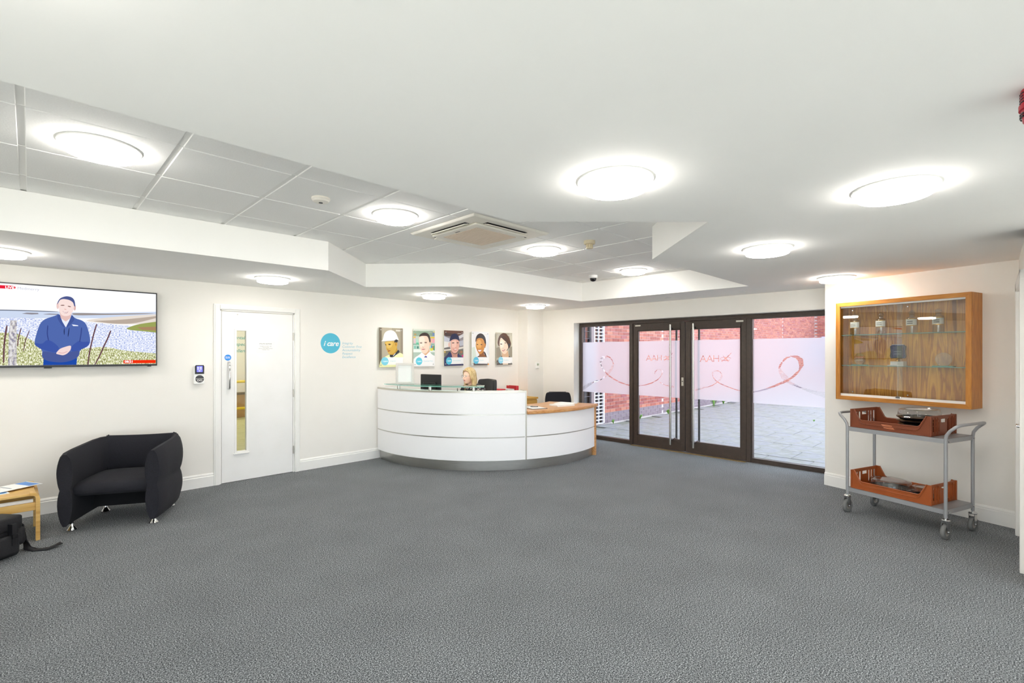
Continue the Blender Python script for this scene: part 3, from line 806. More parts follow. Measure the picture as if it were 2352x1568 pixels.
('#b88a70',[(0.443,0.514),(0.437,0.511),(0.421,0.510),(0.400,0.510),(0.380,0.513),(0.366,0.516),(0.361,0.520),(0.367,0.523),(0.383,0.524),(0.404,0.524),(0.424,0.521),(0.439,0.518)]),
('#a04a48',[(0.340,0.446),(0.433,0.466),(0.546,0.486),(0.515,0.444),(0.412,0.414)]),
('#f4dcd8',[(0.371,0.451),(0.443,0.461),(0.515,0.474),(0.485,0.449),(0.423,0.437)]),
('#3e3a3a',[(0.268,0.235),(0.330,0.288),(0.371,0.234)]),
('#3e3a3a',[(0.784,0.272),(0.907,0.228),(0.763,0.230)]),
('#55504c',[(0.000,0.122),(0.144,0.173),(0.186,0.000),(0.021,0.000)]),
('#3e3a38',[(0.021,0.079),(0.371,0.075),(0.392,0.000),(0.021,0.000)]),
('#f8f8f8',[(0.258,0.241),(1.000,0.227),(1.000,0.032),(0.258,0.040)]),
('#403c3a',[(0.722,0.035),(1.000,0.032),(1.000,0.000),(0.722,0.000)]),
('#ead2bc',[(0.412,0.038),(0.722,0.035),(0.722,0.000),(0.412,0.001)]),
('#8ed4ec',[(0.416,0.136),(0.413,0.113),(0.401,0.091),(0.383,0.071),(0.359,0.054),(0.330,0.042),(0.298,0.034),(0.264,0.032),(0.230,0.035),(0.198,0.043),(0.169,0.056),(0.145,0.073),(0.126,0.093),(0.115,0.116),(0.111,0.140),(0.115,0.163),(0.126,0.185),(0.145,0.205),(0.169,0.222),(0.198,0.234),(0.230,0.241),(0.264,0.244),(0.298,0.241),(0.330,0.233),(0.359,0.220),(0.383,0.203),(0.401,0.182),(0.413,0.160)])]]
FILM=[(1,[(5.349,0.897,0.0396),(5.264,0.950,0.0354),(5.157,1.000,0.0234)]),
(0,[(5.157,1.004,0.0136),(5.063,1.035,0.0174),(5.001,1.056,0.0038)]),
(0,[(4.982,1.061,0.0058),(4.932,1.086,0.0086)]),
(1,[(4.932,1.090,0.0134),(4.824,1.169,0.0284),(4.746,1.266,0.0264),(4.709,1.351,0.0206)]),
(0,[(4.709,1.351,0.0056),(4.735,1.417,0.0094),(4.779,1.463,0.0123),(4.846,1.488,0.0095)]),
(1,[(4.846,1.473,0.0209),(4.925,1.463,0.0325),(4.971,1.405,0.0288),(4.982,1.357,0.0115)]),
(0,[(4.982,1.366,0.0067),(4.955,1.300,0.0077),(4.891,1.215,0.0095),(4.801,1.142,0.0142),(4.713,1.094,0.0131),(4.583,1.037,0.0121),(4.455,1.004,0.0119),(4.331,0.982,0.0082)]),
(0,[(4.209,0.990,0.0054),(4.089,1.012,0.0080),(3.972,1.051,0.0106),(3.876,1.103,0.0079),(3.820,1.156,0.0052),(3.790,1.209,0.0035)]),
(1,[(3.790,1.209,0.0104),(3.782,1.244,0.0139),(3.820,1.272,0.0087)]),
(0,[(3.820,1.276,0.0026),(3.876,1.269,0.0052),(3.911,1.237,0.0079),(3.926,1.200,0.0035)]),
(0,[(3.835,1.070,0.0026),(3.792,1.048,0.0061),(3.736,1.026,0.0034),(3.635,1.012,0.0025)]),
(1,[(3.736,1.023,0.0086),(3.599,1.005,0.0136)]),
(1,[(3.233,0.974,0.0164),(3.116,1.012,0.0114)]),
(0,[(3.124,1.017,0.0025),(3.051,1.029,0.0040),(2.978,1.058,0.0072),(2.914,1.102,0.0048)]),
(1,[(2.914,1.102,0.0096),(2.867,1.149,0.0143),(2.840,1.197,0.0127),(2.850,1.241,0.0079)]),
(0,[(2.847,1.232,0.0032),(2.867,1.263,0.0056),(2.899,1.276,0.0056),(2.938,1.277,0.0025)]),
(1,[(2.938,1.271,0.0096),(2.978,1.249,0.0128),(2.980,1.217,0.0064)]),
(0,[(2.980,1.221,0.0032),(2.967,1.177,0.0048),(2.930,1.130,0.0072),(2.875,1.093,0.0079),(2.797,1.060,0.0071),(2.705,1.030,0.0070),(2.615,1.003,0.0062),(2.556,0.993,0.0046)]),
(0,[(2.418,0.987,0.0068),(2.339,1.005,0.0090),(2.242,1.038,0.0119),(2.146,1.080,0.0147),(2.053,1.127,0.0175),(1.967,1.171,0.0202)]),
(0,[(1.961,1.180,0.0116),(1.909,1.216,0.0172),(1.864,1.265,0.0186),(1.826,1.309,0.0100)]),
(0,[(1.823,1.323,0.0128),(1.805,1.381,0.0312),(1.814,1.444,0.0355),(1.858,1.487,0.0243),(1.935,1.498,0.0058)]),
(0,[(1.935,1.489,0.0043),(1.980,1.475,0.0130),(2.016,1.440,0.0160),(2.029,1.420,0.0058)]),
(0,[(2.039,1.406,0.0117),(2.059,1.369,0.0161),(2.072,1.337,0.0102)]),
(1,[(2.072,1.337,0.0146),(2.053,1.282,0.0292),(2.013,1.217,0.0436),(1.954,1.176,0.0289)]),
(1,[(1.967,1.154,0.0188),(1.909,1.125,0.0216),(1.858,1.101,0.0171)]),
(0,[(1.896,1.114,0.0043),(1.858,1.098,0.0114),(1.820,1.083,0.0100),(1.795,1.077,0.0028)]),
(1,[(1.795,1.073,0.0113),(1.720,1.048,0.0211),(1.635,1.021,0.0279),(1.533,0.999,0.0413)]),
(0,[(3.166,1.410,0.0074),(3.121,1.500,0.0073)]),
(0,[(3.121,1.500,0.0073),(3.077,1.411,0.0073)]),
(0,[(3.146,1.439,0.0073),(3.096,1.440,0.0073)]),
(0,[(3.065,1.411,0.0073),(3.021,1.501,0.0073)]),
(0,[(3.021,1.501,0.0073),(2.978,1.412,0.0072)]),
(0,[(3.046,1.440,0.0073),(2.997,1.441,0.0072)]),
(0,[(2.960,1.501,0.0072),(2.960,1.413,0.0072)]),
(0,[(2.889,1.501,0.0072),(2.889,1.413,0.0072)]),
(0,[(2.960,1.457,0.0072),(2.889,1.457,0.0072)]),
(0,[(2.843,1.417,0.0057),(2.785,1.458,0.0113),(2.702,1.545,0.0028)]),
(0,[(2.818,1.495,0.0043),(2.788,1.458,0.0128),(2.743,1.415,0.0042)]),
(0,[(2.728,1.437,0.0042),(2.754,1.432,0.0042),(2.785,1.429,0.0043),(2.815,1.431,0.0043),(2.842,1.436,0.0043),(2.859,1.444,0.0043),(2.865,1.453,0.0043),(2.859,1.462,0.0043),(2.842,1.470,0.0043),(2.815,1.476,0.0043),(2.785,1.478,0.0043),(2.754,1.476,0.0042),(2.728,1.471,0.0042),(2.711,1.463,0.0042)]),
(0,[(4.073,1.416,0.0071),(4.030,1.503,0.0071)]),
(0,[(4.030,1.503,0.0071),(3.987,1.417,0.0071)]),
(0,[(4.054,1.444,0.0071),(4.006,1.444,0.0071)]),
(0,[(3.976,1.417,0.0070),(3.933,1.503,0.0070)]),
(0,[(3.933,1.503,0.0070),(3.891,1.418,0.0070)]),
(0,[(3.957,1.445,0.0070),(3.910,1.445,0.0070)]),
(0,[(3.875,1.503,0.0070),(3.875,1.418,0.0070)]),
(0,[(3.805,1.504,0.0069),(3.805,1.419,0.0069)]),
(0,[(3.875,1.461,0.0070),(3.805,1.461,0.0069)]),
(0,[(3.758,1.422,0.0055),(3.698,1.462,0.0110),(3.613,1.536,0.0027)]),
(0,[(3.732,1.497,0.0041),(3.701,1.462,0.0124),(3.655,1.420,0.0041)]),
(0,[(3.640,1.441,0.0041),(3.667,1.436,0.0041),(3.698,1.434,0.0041),(3.729,1.435,0.0041),(3.756,1.440,0.0041),(3.774,1.448,0.0042),(3.781,1.457,0.0042),(3.774,1.466,0.0042),(3.756,1.474,0.0041),(3.729,1.479,0.0041),(3.698,1.481,0.0041),(3.667,1.479,0.0041),(3.640,1.474,0.0041),(3.623,1.467,0.0041)])]

# ================================================================== THE SETTING
ZL, ZR, ZT = 2.35, 2.64, 2.95           # low ceiling, tiled ceiling, roof underside
YW = 6.42                               # left wall face
P0 = Vector((6.589, 1.403))             # near end of the glass front, start of the display wall
UW = Vector((-math.sin(R(17.5)), -math.cos(R(17.5))))
P1 = P0 + UW * 1.63
RZW = R(-107.5)                         # turn of things hung on the display wall

b = MB().prism([(-3,-4.5),(4.6,-4.5),(4.6,-0.3),(7.26,-0.3),(7.26,6.54),(-3,6.54)], -0.12, 0)
floor = struct(b.build('floor', M_CARPET))

# left wall with the door opening
b = MB()
b.box(-3, YW, 0, 1.565, YW+0.12, ZT)
b.box(2.436, YW, 0, 7.3, YW+0.12, ZT)
b.box(1.565, YW, 2.058, 2.436, YW+0.12, ZT)
wall_left = struct(b.build('wall_left', M_WALL))
b = MB().box(6.58, 6.16, 0, 7.02, YW, ZT)
struct(b.build('wall_corner', M_WALL))
# wall over and beside the glass front
b = MB()
b.box(7.02, 5.425, 0, 7.3, YW, ZT)
b.box(7.02, 1.403, 2.087, 7.3, 5.425, ZT)
wall_glass = struct(b.build('wall_front', M_WALL))
# display wall (angled) and the walls beside and behind the viewer
b = MB().prism([tuple(P0), tuple(P1), (P1.x+0.1, -0.3), (7.3, -0.3), (7.3, 1.403)], 0, ZT)
wall_right = struct(b.build('wall_right', M_WALL))
b = MB()
b.box(5.86, -0.27, 0, P1.x+0.2, -0.15, ZT)
b.box(4.6, -0.27, 2.06, 5.86, -0.15, ZT)
b.box(4.6, -0.27, 0, 4.96, -0.15, ZT)
wall_return = struct(b.build('wall_return', M_WALL))
wall_side = struct(MB().box(4.6, -4.5, 0, 4.72, -0.27, ZT).build('wall_side', M_WALL))
b = MB()
b.box(-3, -4.62, 0, -2.6, -4.5, ZT)
b.box(4.2, -4.62, 0, 4.72, -4.5, ZT)
b.box(-2.6, -4.62, 2.2, 4.2, -4.5, ZT)
wall_rear = struct(b.build('wall_rear', M_WALL))
b = MB()
b.box(-3.12, -4.62, 0, -3, -4.0, ZT)
b.box(-3.12, 1.5, 0, -3, 6.54, ZT)
b.box(-3.12, -4.0, 2.2, -3, 1.5, ZT)
wall_far = struct(b.build('wall_end', M_WALL))
# unseen glazed fronts added behind and beside the viewer to daylight the hall
def glazing(name, a, c, n):
    a, c = Vector(a), Vector(c)
    d = (c-a)/n
    ang = math.atan2(d.y, d.x)
    b_ = MB()
    for k in range(n+1):
        p = a+d*k
        b_.obox((p.x, p.y, 1.1), (0.06, 0.07, 2.2), rz=ang)
    for z in (0.04, 2.17):
        b_.obox(((a.x+c.x)/2, (a.y+c.y)/2, z), ((c-a).length, 0.07, 0.06), rz=ang)
    w = struct(b_.build(name, M_BRONZE))
    for k in range(n):
        p = a+d*(k+0.5)
        MB().obox((p.x, p.y, 1.1), (d.length-0.06, 0.008, 2.08), rz=ang).build('glass_pane', M_GLASS, w)
glazing('added_window_6', (-2.6, -4.56), (4.2, -4.56), 5)
glazing('added_window_7', (-3.06, -4.0), (-3.06, 1.5), 4)
struct(MB().box(-3.2, -4.7, ZT+0.12, 7.4, 14.2, 17.0).build('sun_block_storey', M_MORTAR))  # unseen block added above the roof to keep sun off the courtyard
struct(MB().prism([(-30,-30),(12,-30),(12,-4.62),(-3.12,-4.62),(-3.12,30),(-30,30)], -0.2, -0.02).build('ground_outside', mat('pale_bounce_ground', '#dedcd6', 0.9)))  # unseen ground, coloured pale to bounce daylight onto the ceiling
roof = struct(MB().box(-3.2, -4.7, ZT, 7.4, 14.2, ZT+0.12).build('ceiling_slab', M_CEIL))

# plain low ceiling with the recess cut out
REC = [(-1.4,2.11),(2.13,2.11),(2.985,1.26),(3.84,2.11),(6.19,2.11),(6.13,4.58),(3.72,4.62),(2.93,5.48),(2.09,4.66),(-1.4,4.68)]
OUT = [(-3,-4.5),(4.6,-4.5),(4.6,-0.2),(7.1,-0.2),(7.1,6.42),(-3,6.42)]
def plate_with_hole(name, outer, hole, z, m, parent=None):
    bm = bmesh.new()
    ed = []
    for loop in (outer, hole):
        vs = [bm.verts.new((x, y, z)) for x, y in loop]
        for i in range(len(vs)):
            ed.append(bm.edges.new((vs[i], vs[(i+1) % len(vs)])))
    bmesh.ops.triangle_fill(bm, use_beauty=True, use_dissolve=False, edges=ed, normal=(0,0,-1))
    me = bpy.data.meshes.new(name)
    bm.to_mesh(me)
    bm.free()
    me.materials.append(m)
    return obj(name, me, parent)
ceiling = struct(plate_with_hole('ceiling', OUT, REC, ZL, M_CEIL))
for i in range(len(REC)):
    a, c = Vector(REC[i]), Vector(REC[(i+1) % len(REC)])
    d = (c - a).normalized()
    n = Vector((d.y, -d.x)) * 0.02
    e = d * 0.0
    MB().prism([tuple(a-e), tuple(c+e), tuple(c+e+n), tuple(a-e+n)], ZL+0.002, ZR-0.002).build('fascia', M_CEIL, ceiling)
# tiled ceiling in the recess: 600 mm tiles, wide bars one way and fine joints the other
GX, GY, TS = -0.03, 3.09, 0.6
CASS = (2.92, 3.34, 0.44)               # cassette centre, half width
tile_me = MB().box(-0.286, -0.2955, 0, 0.286, 0.2955, 0.016).data('ceiling_tile', M_TILE, bevel=0.003, seg=1)
NT = 0
for i in range(-3, 11):
    for j in range(-4, 5):
        x0, y0 = GX + i*TS, GY + j*TS
        if x0 > 6.2 or y0 > 5.5 or y0 + TS < 1.26 or x0 + TS < -1.4:
            continue
        if (y0 + TS < 2.11 or y0 > 4.68) and not (1.9 < x0 + TS and x0 < 4.0):
            continue
        obj('ceiling_tile', tile_me, ceiling, (x0+0.3, y0+0.3, ZR))
for i in range(-2, 12):
    MB().box(GX+i*TS-0.014, 1.2, ZR+0.006, GX+i*TS+0.014, 5.5, ZR+0.03).build('grid_bar', M_GRID, ceiling)
for j in range(-3, 5):
    MB().box(-1.4, GY+j*TS-0.006, ZR+0.004, 6.2, GY+j*TS+0.006, ZR+0.02).build('grid_bar', M_GRID, ceiling)
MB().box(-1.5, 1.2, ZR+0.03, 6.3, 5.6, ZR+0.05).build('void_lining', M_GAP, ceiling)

# skirtings with a stepped moulding
def skirting(name, a, c, h=0.15):
    a, c = Vector(a), Vector(c)
    d = (c - a).normalized()
    n = Vector((d.y, -d.x))
    pr = [(0,0),(0.018,0),(0.018,h-0.035),(0.012,h-0.028),(0.014,h-0.018),(0.007,h-0.004),(0,h)]
    v, f = [], []
    for p in (a, c):
        for o_, z in pr:
            q = p + n*o_
            v.append((q.x, q.y, z))
    k = len(pr)
    for i in range(k):
        f.append((i, (i+1) % k, k+(i+1) % k, k+i))
    f += [tuple(range(k-1,-1,-1)), tuple(range(k, 2*k))]
    return struct(MB().add(v, f).build(name, M_TRIM))
skirting('baseboard_left', (-3, YW), (1.51, YW))
skirting('baseboard_left_of_desk', (2.494, YW), (6.58, YW))
skirting('baseboard_corner', (6.58, 6.16), (7.02, 6.16))
skirting('baseboard_front', (7.02, 6.16), (7.02, 5.425))
skirting('baseboard_right', tuple(P0), tuple(P1))
skirting('baseboard_return', tuple(P1), (5.955, -0.15))

# ---- white door in the left wall
arch = MB()
for x0, x1 in ((1.51, 1.575), (2.429, 2.494)):
    arch.box(x0, YW-0.022, 0, x1, YW, 2.112)
    arch.box(x0+0.012 if x0 < 2 else x0+0.006, YW-0.03, 0, x1-0.006 if x0 < 2 else x1-0.012, YW, 2.10)
arch.box(1.575, YW-0.022, 2.05, 2.429, YW, 2.112)
arch.box(1.575, YW-0.03, 2.056, 2.429, YW, 2.10)
trim = struct(arch.build('trim_1', M_TRIM, bevel=0.004))
MB().box(1.575, YW, 0, 1.592, YW+0.12, 2.05).build('jamb', M_TRIM, trim)
MB().box(2.412, YW, 0, 2.429, YW+0.12, 2.05).build('jamb', M_TRIM, trim)
MB().box(1.575, YW, 2.036, 2.429, YW+0.12, 2.058).build('head', M_TRIM, trim)
VX0, VX1, VZ0, VZ1 = 1.752, 1.858, 0.36, 1.806
dY0, dY1 = YW+0.002, YW+0.046
b = MB()
b.box(1.597, dY0, 0.006, VX0, dY1, 2.031)
b.box(VX1, dY0, 0.006, 2.407, dY1, 2.031)
b.box(VX0, dY0, 0.006, VX1, dY1, VZ0)
b.box(VX0, dY0, VZ1, VX1, dY1, 2.031)
door = struct(b.build('door_1', M_DOOR))
fr = MB()
fr.box(VX0-0.022, dY0-0.012, VZ0-0.022, VX0, dY0, VZ1+0.022)
fr.box(VX1, dY0-0.012, VZ0-0.022, VX1+0.022, dY0, VZ1+0.022)
fr.box(VX0, dY0-0.012, VZ0-0.022, VX1, dY0, VZ0)
fr.box(VX0, dY0-0.012, VZ1, VX1, dY0, VZ1+0.022)
fr.build('vision_panel_frame', M_TRIM, door, bevel=0.003)
MB().box(VX0-0.035, dY0-0.02, VZ0-0.034, VX1+0.035, dY0, VZ0-0.022).build('vision_panel_sill', M_TRIM, door, bevel=0.003)
MB().box(VX0, dY0+0.018, VZ0, VX1, dY0+0.024, VZ1).build('glass_pane', M_GLASS, door)
for z in (1.75, 1.02, 0.29):
    MB().cyl((2.413, YW-0.006, z-0.05), (2.413, YW-0.006, z+0.05), 0.008, 10).build('hinge', M_ALU, door, smooth=40)
MB().tube([(1.668, dY0, 1.112), (1.668, dY0-0.04, 1.112), (1.668, dY0-0.05, 1.13), (1.668, dY0-0.05, 1.41), (1.668, dY0-0.04, 1.427), (1.668, dY0, 1.427)], 0.0095, 10).build('pull_handle', M_CHROME, door, smooth=50)
f = Flat()
f.disc(0, 0, 0.036, '#1c86e0', 32)
f.text('fire', 0, 0.004, '#ffffff')
o = f.build('fire_sign', door, (1.661, dY0-0.001, 1.484))
f = Flat()
f.rect(0, 0, 0.21, 0.145, '#f1f1ef')
f.text('polite', 0.105, 0.108, '#8d8a8a')
f.text('polite2', 0.105, 0.080, '#9a9898')
f.build('notice', door, (1.975, dY0-0.001, 1.538))
MB().cyl((1.765, dY0-0.004, 2.0), (1.765, dY0, 2.0), 0.007, 10).build('door_stud', M_ALU, door)

# ---- the deep room behind the white door
b = MB().box(-0.8, 6.54, -0.12, 6.9, 13.6, 0)
floor2 = struct(b.build('floor_back_room', noise_mat('vinyl_floor', ['#b5b27f', '#c3c08e'], nscale=5, rough=0.5)))
b = MB()
b.box(-0.8, 13.5, 0, 6.9, 13.62, ZT)
b.box(-0.92, 6.54, 0, -0.8, 13.62, ZT)
b.box(6.9, 6.54, 0, 7.02, 13.62, ZT)
wall_br = struct(b.build('wall_back_room', M_WALL))
struct(MB().box(-0.8, 13.48, 0, 6.9, 13.5, 0.12).build('dark_strip_back_room', M_DKGREY))  # plain dark strip along the foot of the far wall
struct(MB().box(-0.9, 6.54, 2.6, 7.0, 13.6, 2.64).build('ceiling_back_room', M_CEIL))
for y in (9.5, 11.0, 12.4):
    MB().box(-0.8, y-0.004, 0, 6.9, y+0.004, 0.0006).build('floor_joint', mat('floor_seam', '#8f8c62', 0.7), floor2)
f = Flat()
f.text('far', 0, 0, '#55aaa8')
f.text('far1', 0, -0.165, '#55aaa8')
f.text('far2', 0, -0.33, '#55aaa8')
o = f.build('wall_lettering', wall_br, (3.73, 13.497, 1.895))
rail = thing('guard_rail', 'yellow tubular guard rail seen through the narrow door window', 'rail', (3.7, 12.6, 0))
for z in (0.87, 0.24):
    MB().tube([(-1.2, 0, z), (1.2, 0, z)], 0.032, 10).build('rail_bar', mat('yellow_paint', '#f0d21c', 0.4), rail, smooth=50)
for x in (-1.15, 1.15):
    MB().tube([(x, 0, 0), (x, 0, 0.9)], 0.03, 10).build('post', MATS['yellow_paint'], rail, smooth=50)
cb = thing('cardboard_box', 'brown cardboard box on the floor behind the yellow guard rail', 'box', (3.75, 13.05, 0), 0.2)
MB().box(-0.5, -0.2, 0.0, 0.5, 0.2, 0.55).build('carton', noise_mat('cardboard', ['#b08a4e', '#bf9a5c'], nscale=6, rough=0.8), cb, bevel=0.004)
MB().obox((0.1, -0.207, 0.56), (1.0, 0.02, 0.16), rx=R(55)).build('flap', mat('cardboard_flap', '#7b6a4c', 0.8), cb)

# ---- door on the return wall at the right edge of the room
b = MB()
for x0 in (4.955, 5.86):
    b.box(x0-0.075 if x0 < 5.5 else x0, -0.15, 0, x0 if x0 < 5.5 else x0+0.095, -0.125, 2.12)
b.box(4.88, -0.15, 2.05, 5.955, -0.125, 2.12)
struct(b.build('trim_2', M_TRIM, bevel=0.004))
door4 = struct(MB().box(4.965, -0.215, 0.006, 5.855, -0.171, 2.05).build('door_4', M_DOOR))
MB().tube([(5.1, -0.171, 1.0), (5.1, -0.12, 1.0), (5.22, -0.12, 1.0)], 0.009, 8).build('handle', M_CHROME, door4, smooth=50)

# ================================================================== GLASS FRONT
XG = 7.22
FRT = 2.085
def frame_box(b_, y0, y1, z0, z1, d=0.035):
    b_.box(XG-d, y0, z0, XG+d, y1, z1)
tr = MB()
frame_box(tr, 1.403, 5.425, FRT-0.05, FRT, 0.04)
frame_box(tr, 5.385, 5.425, 0, FRT-0.05, 0.04)
frame_box(tr, 1.403, 1.44, 0, FRT-0.05, 0.04)
frame_box(tr, 4.307, 4.357, 0, FRT-0.05, 0.045)
frame_box(tr, 2.424, 2.483, 0, FRT-0.05, 0.045)
struct(tr.build('trim_3', M_BRONZE, bevel=0.004))
struct(MB().box(XG-0.11, 2.483, 0, XG-0.045, 4.307, 0.006).build('trim_4', mat('brass_threshold', '#b59a66', 0.4, 0.7)))

# frosted film: rows of clear-cut runs, ribbons and lettering left open
FZ0, FZ1 = 0.835, 1.737
def film_rows(y0, y1, step=0.003):
    ny = max(1, int(round((y1-y0)/step)))
    nz = int(round((FZ1-FZ0)/step))
    yy = y0 + (np.arange(ny)+0.5)*(y1-y0)/ny
    zz = FZ0 + (np.arange(nz)+0.5)*(FZ1-FZ0)/nz
    Yg, Zg = np.meshgrid(yy, zz)
    clear = np.zeros(Yg.shape, bool)
    hatch = ((np.arange(nz) % 3) == 0)[:, None]
    for kind, pts in FILM:
        mk = np.zeros(Yg.shape, bool)
        for (ya, za, ra), (yb, zb, rb) in zip(pts[:-1], pts[1:]):
            lo, hi = min(ya, yb)-0.12, max(ya, yb)+0.12
            if hi < y0 or lo > y1:
                continue
            dx, dz = yb-ya, zb-za
            L2 = dx*dx+dz*dz+1e-9
            t = np.clip(((Yg-ya)*dx+(Zg-za)*dz)/L2, 0, 1)
            dist = np.hypot(Yg-(ya+t*dx), Zg-(za+t*dz))
            mk |= dist < 0.85*(ra+t*(rb-ra))
        if kind == 1:
            mk &= hatch
        clear |= mk
    V, F = [], []
    dz = (FZ1-FZ0)/nz
    dy = (y1-y0)/ny
    def quad(ya, yb, za, zb):
        n = len(V)
        x = XG-0.0048
        V.extend([(x, ya, za), (x, yb, za), (x, yb, zb), (x, ya, zb)])
        F.append((n+3, n+2, n+1, n))
    prev, start = None, 0
    rows = []
    for r_ in range(nz):
        row = ~clear[r_]
        ch = np.flatnonzero(np.diff(np.concatenate([[0], row.view(np.int8), [0]])))
        rows.append(tuple(map(tuple, ch.reshape(-1, 2))))
    rows.append(None)
    for r_ in range(nz+1):
        if r_ == 0:
            prev, start = rows[0], 0
            continue
        if rows[r_] != prev:
            for a, c in prev:
                quad(y0+a*dy, y0+c*dy, FZ0+start*dz, FZ0+r_*dz)
            prev, start = rows[r_], r_
    return V, F
def film(y0, y1, parent):
    V, F = film_rows(y0, y1)
    me = bpy.data.meshes.new('frosted_film')
    me.from_pydata(V, [], F)
    me.materials.append(M_FILM)
    o = obj('frosted_film', me, parent)
    o['label'] = 'frosted film with clear ribbon loops and lettering'
    return o
def side_light(name, y0, y1):
    b_ = MB()
    frame_box(b_, y0, y1, 0, 0.062)
    frame_box(b_, y0, y0+0.018, 0.062, FRT-0.05)
    frame_box(b_, y1-0.018, y1, 0.062, FRT-0.05)
    frame_box(b_, y0, y1, FRT-0.068, FRT-0.05)
    w = struct(b_.build(name, M_BRONZE, bevel=0.003))
    MB().box(XG-0.004, y0+0.018, 0.062, XG+0.004, y1-0.018, FRT-0.068).build('glass_pane', M_GLASS, w)
    film(y0+0.02, y1-0.02, w)
    return w
side_light('window_1', 4.357, 5.385)
side_light('window_2', 1.44, 2.424)
def leaf(name, y0, y1, yh, lock):
    b_ = MB()
    gl0, gl1 = (y0+0.075, y1-0.075)
    for a, c, z0, z1 in ((y0, gl0, 0.012, 2.03), (gl1, y1, 0.012, 2.03), (gl0, gl1, 0.012, 0.17), (gl0, gl1, 1.915, 2.03)):
        frame_box(b_, a, c, z0, z1, 0.03)
    d_ = struct(b_.build(name, M_BRONZE, bevel=0.004))
    bd = MB()
    for a, c, z0, z1 in ((gl0, gl0+0.014, 0.17, 1.915), (gl1-0.014, gl1, 0.17, 1.915), (gl0, gl1, 0.17, 0.184), (gl0, gl1, 1.901, 1.915)):
        bd.box(XG-0.022, a, z0, XG+0.022, c, z1)
    bd.build('glazing_bead', M_BRONZE, d_)
    MB().box(XG-0.004, gl0+0.01, 0.18, XG+0.004, gl1-0.01, 1.905).build('glass_pane', M_GLASS, d_)
    film(gl0+0.014, gl1-0.014, d_)
    h = MB().cyl((XG-0.105, yh, 0.10), (XG-0.105, yh, 1.99), 0.016, 14).build('pull_bar', M_STEEL, d_, smooth=50)
    for z in (0.18, 1.93):
        MB().cyl((XG-0.105, yh, z), (XG-0.03, yh, z), 0.011, 12).build('bar_fixing', M_BLACK, h, smooth=50)
    h2 = MB().cyl((XG+0.105, yh, 0.10), (XG+0.105, yh, 1.99), 0.016, 14).build('pull_bar', M_DKGREY, d_, smooth=50)
    for z in (0.18, 1.93):
        MB().cyl((XG+0.03, yh, z), (XG+0.105, yh, z), 0.011, 12).build('bar_fixing', M_BLACK, h2, smooth=50)
    yc = y1-0.09 if lock else y0+0.09
    MB().box(XG-0.036, yc-0.05, 1.985, XG-0.03, yc+0.05, 2.008).build('closer_plate', M_ALU, d_)
    if lock:
        MB().box(XG-0.038, y0+0.022, 1.03, XG-0.03, y0+0.056, 1.16).build('lock_plate', M_ALU, d_, bevel=0.002)
        MB().cyl((XG-0.044, y0+0.039, 1.10), (XG-0.036, y0+0.039, 1.10), 0.008, 10).build('lock_cylinder', M_BLACK, d_)
    return d_
leaf('door_2', 3.395, 4.302, 3.60, True)
leaf('door_3', 2.488, 3.385, 3.23, False)

# ================================================================== COURTYARD
YB = 6.05
# paving: each slab a piece of the ground
ground = struct(MB().box(7.3, -14, -0.14, 40, 7.4, -0.035).build('ground', M_DIRT))
slab_me = [MB().box(-0.296, -0.296, -0.05, 0.296, 0.296, -0.012).data('paving_slab', M_PAVE, bevel=0.005, seg=1)]
far = MB()
rs = random.Random(3)
for i in range(0, 32):
    for j in range(-12, 26):
        x, y = 7.62 + i*0.6, 5.72 - (j)*0.6 + (0.3 if i % 2 else 0.0)
        if y > YB-0.3:
            continue
        if i < 14 and y > 0.0 + 0.0 and y > -0.6:
            obj('paving_slab', slab_me[0], ground, (x, y, rs.uniform(-0.003, 0.003)), (0, 0, 0))
        elif y > -9:
            far.box(x-0.296, y-0.296, -0.05, x+0.296, y+0.296, -0.012+rs.uniform(-0.003, 0.003))
o = far.build('distant_paving', M_PAVE, ground)
o['kind'] = 'stuff'

# brick wall running away from the glass front, with movement joints
XB0, XB1, HB = 8.84, 26.4, 4.3
bw = MB()
bw.box(7.3, YB+0.012, -0.1, XB1+0.3, YB+0.25, HB)
wall_brick = struct(bw.build('wall_courtyard', M_MORTAR))
brick_me = MB().box(-0.1075, 0, -0.0325, 0.1075, 0.06, 0.0325).data('brick', M_BRICK)
half_me = MB().box(-0.051, 0, -0.0325, 0.051, 0.06, 0.0325).data('brick', M_BRICK)
JOINTS = (11.6, 21.6)
near, restb = [], MB()
for c in range(0, int(HB/0.075)):
    z = c*0.075 + 0.0375
    k0 = math.floor((XB0 + YB) / 0.225) - 1
    for k in range(k0, k0+84):
        # same cell rule as the brick colour: (x + y + half course) / 0.225
        x0 = k*0.225 - YB - (0.1125 if c % 2 else 0.0)
        xa, xb = max(x0+0.005, XB0+0.005), min(x0+0.22, XB1-0.01)
        for jt in JOINTS:
            if xa < jt < xb:
                if jt-xa > xb-jt: xb = jt-0.008
                else: xa = jt+0.008
        if xb-xa < 0.05:
            continue
        seen = (z < 0.74 or 1.80 < z < 2.35)
        if seen and x0 < 12.3 and xb-xa > 0.2:
            near.append(((xa+xb)/2, z))
        else:
            restb.box(xa, YB, z-0.0325, xb, YB+0.06, z+0.0325)
near.sort(key=lambda q: q[0])
for x, z in near[300:]:
    restb.box(x-0.1075, YB, z-0.0325, x+0.1075, YB+0.06, z+0.0325)
for x, z in near[:300]:
    obj('brick', brick_me, wall_brick, (x, YB, z))
o = restb.build('brickwork', M_BRICK, wall_brick)
o['kind'] = 'stuff'
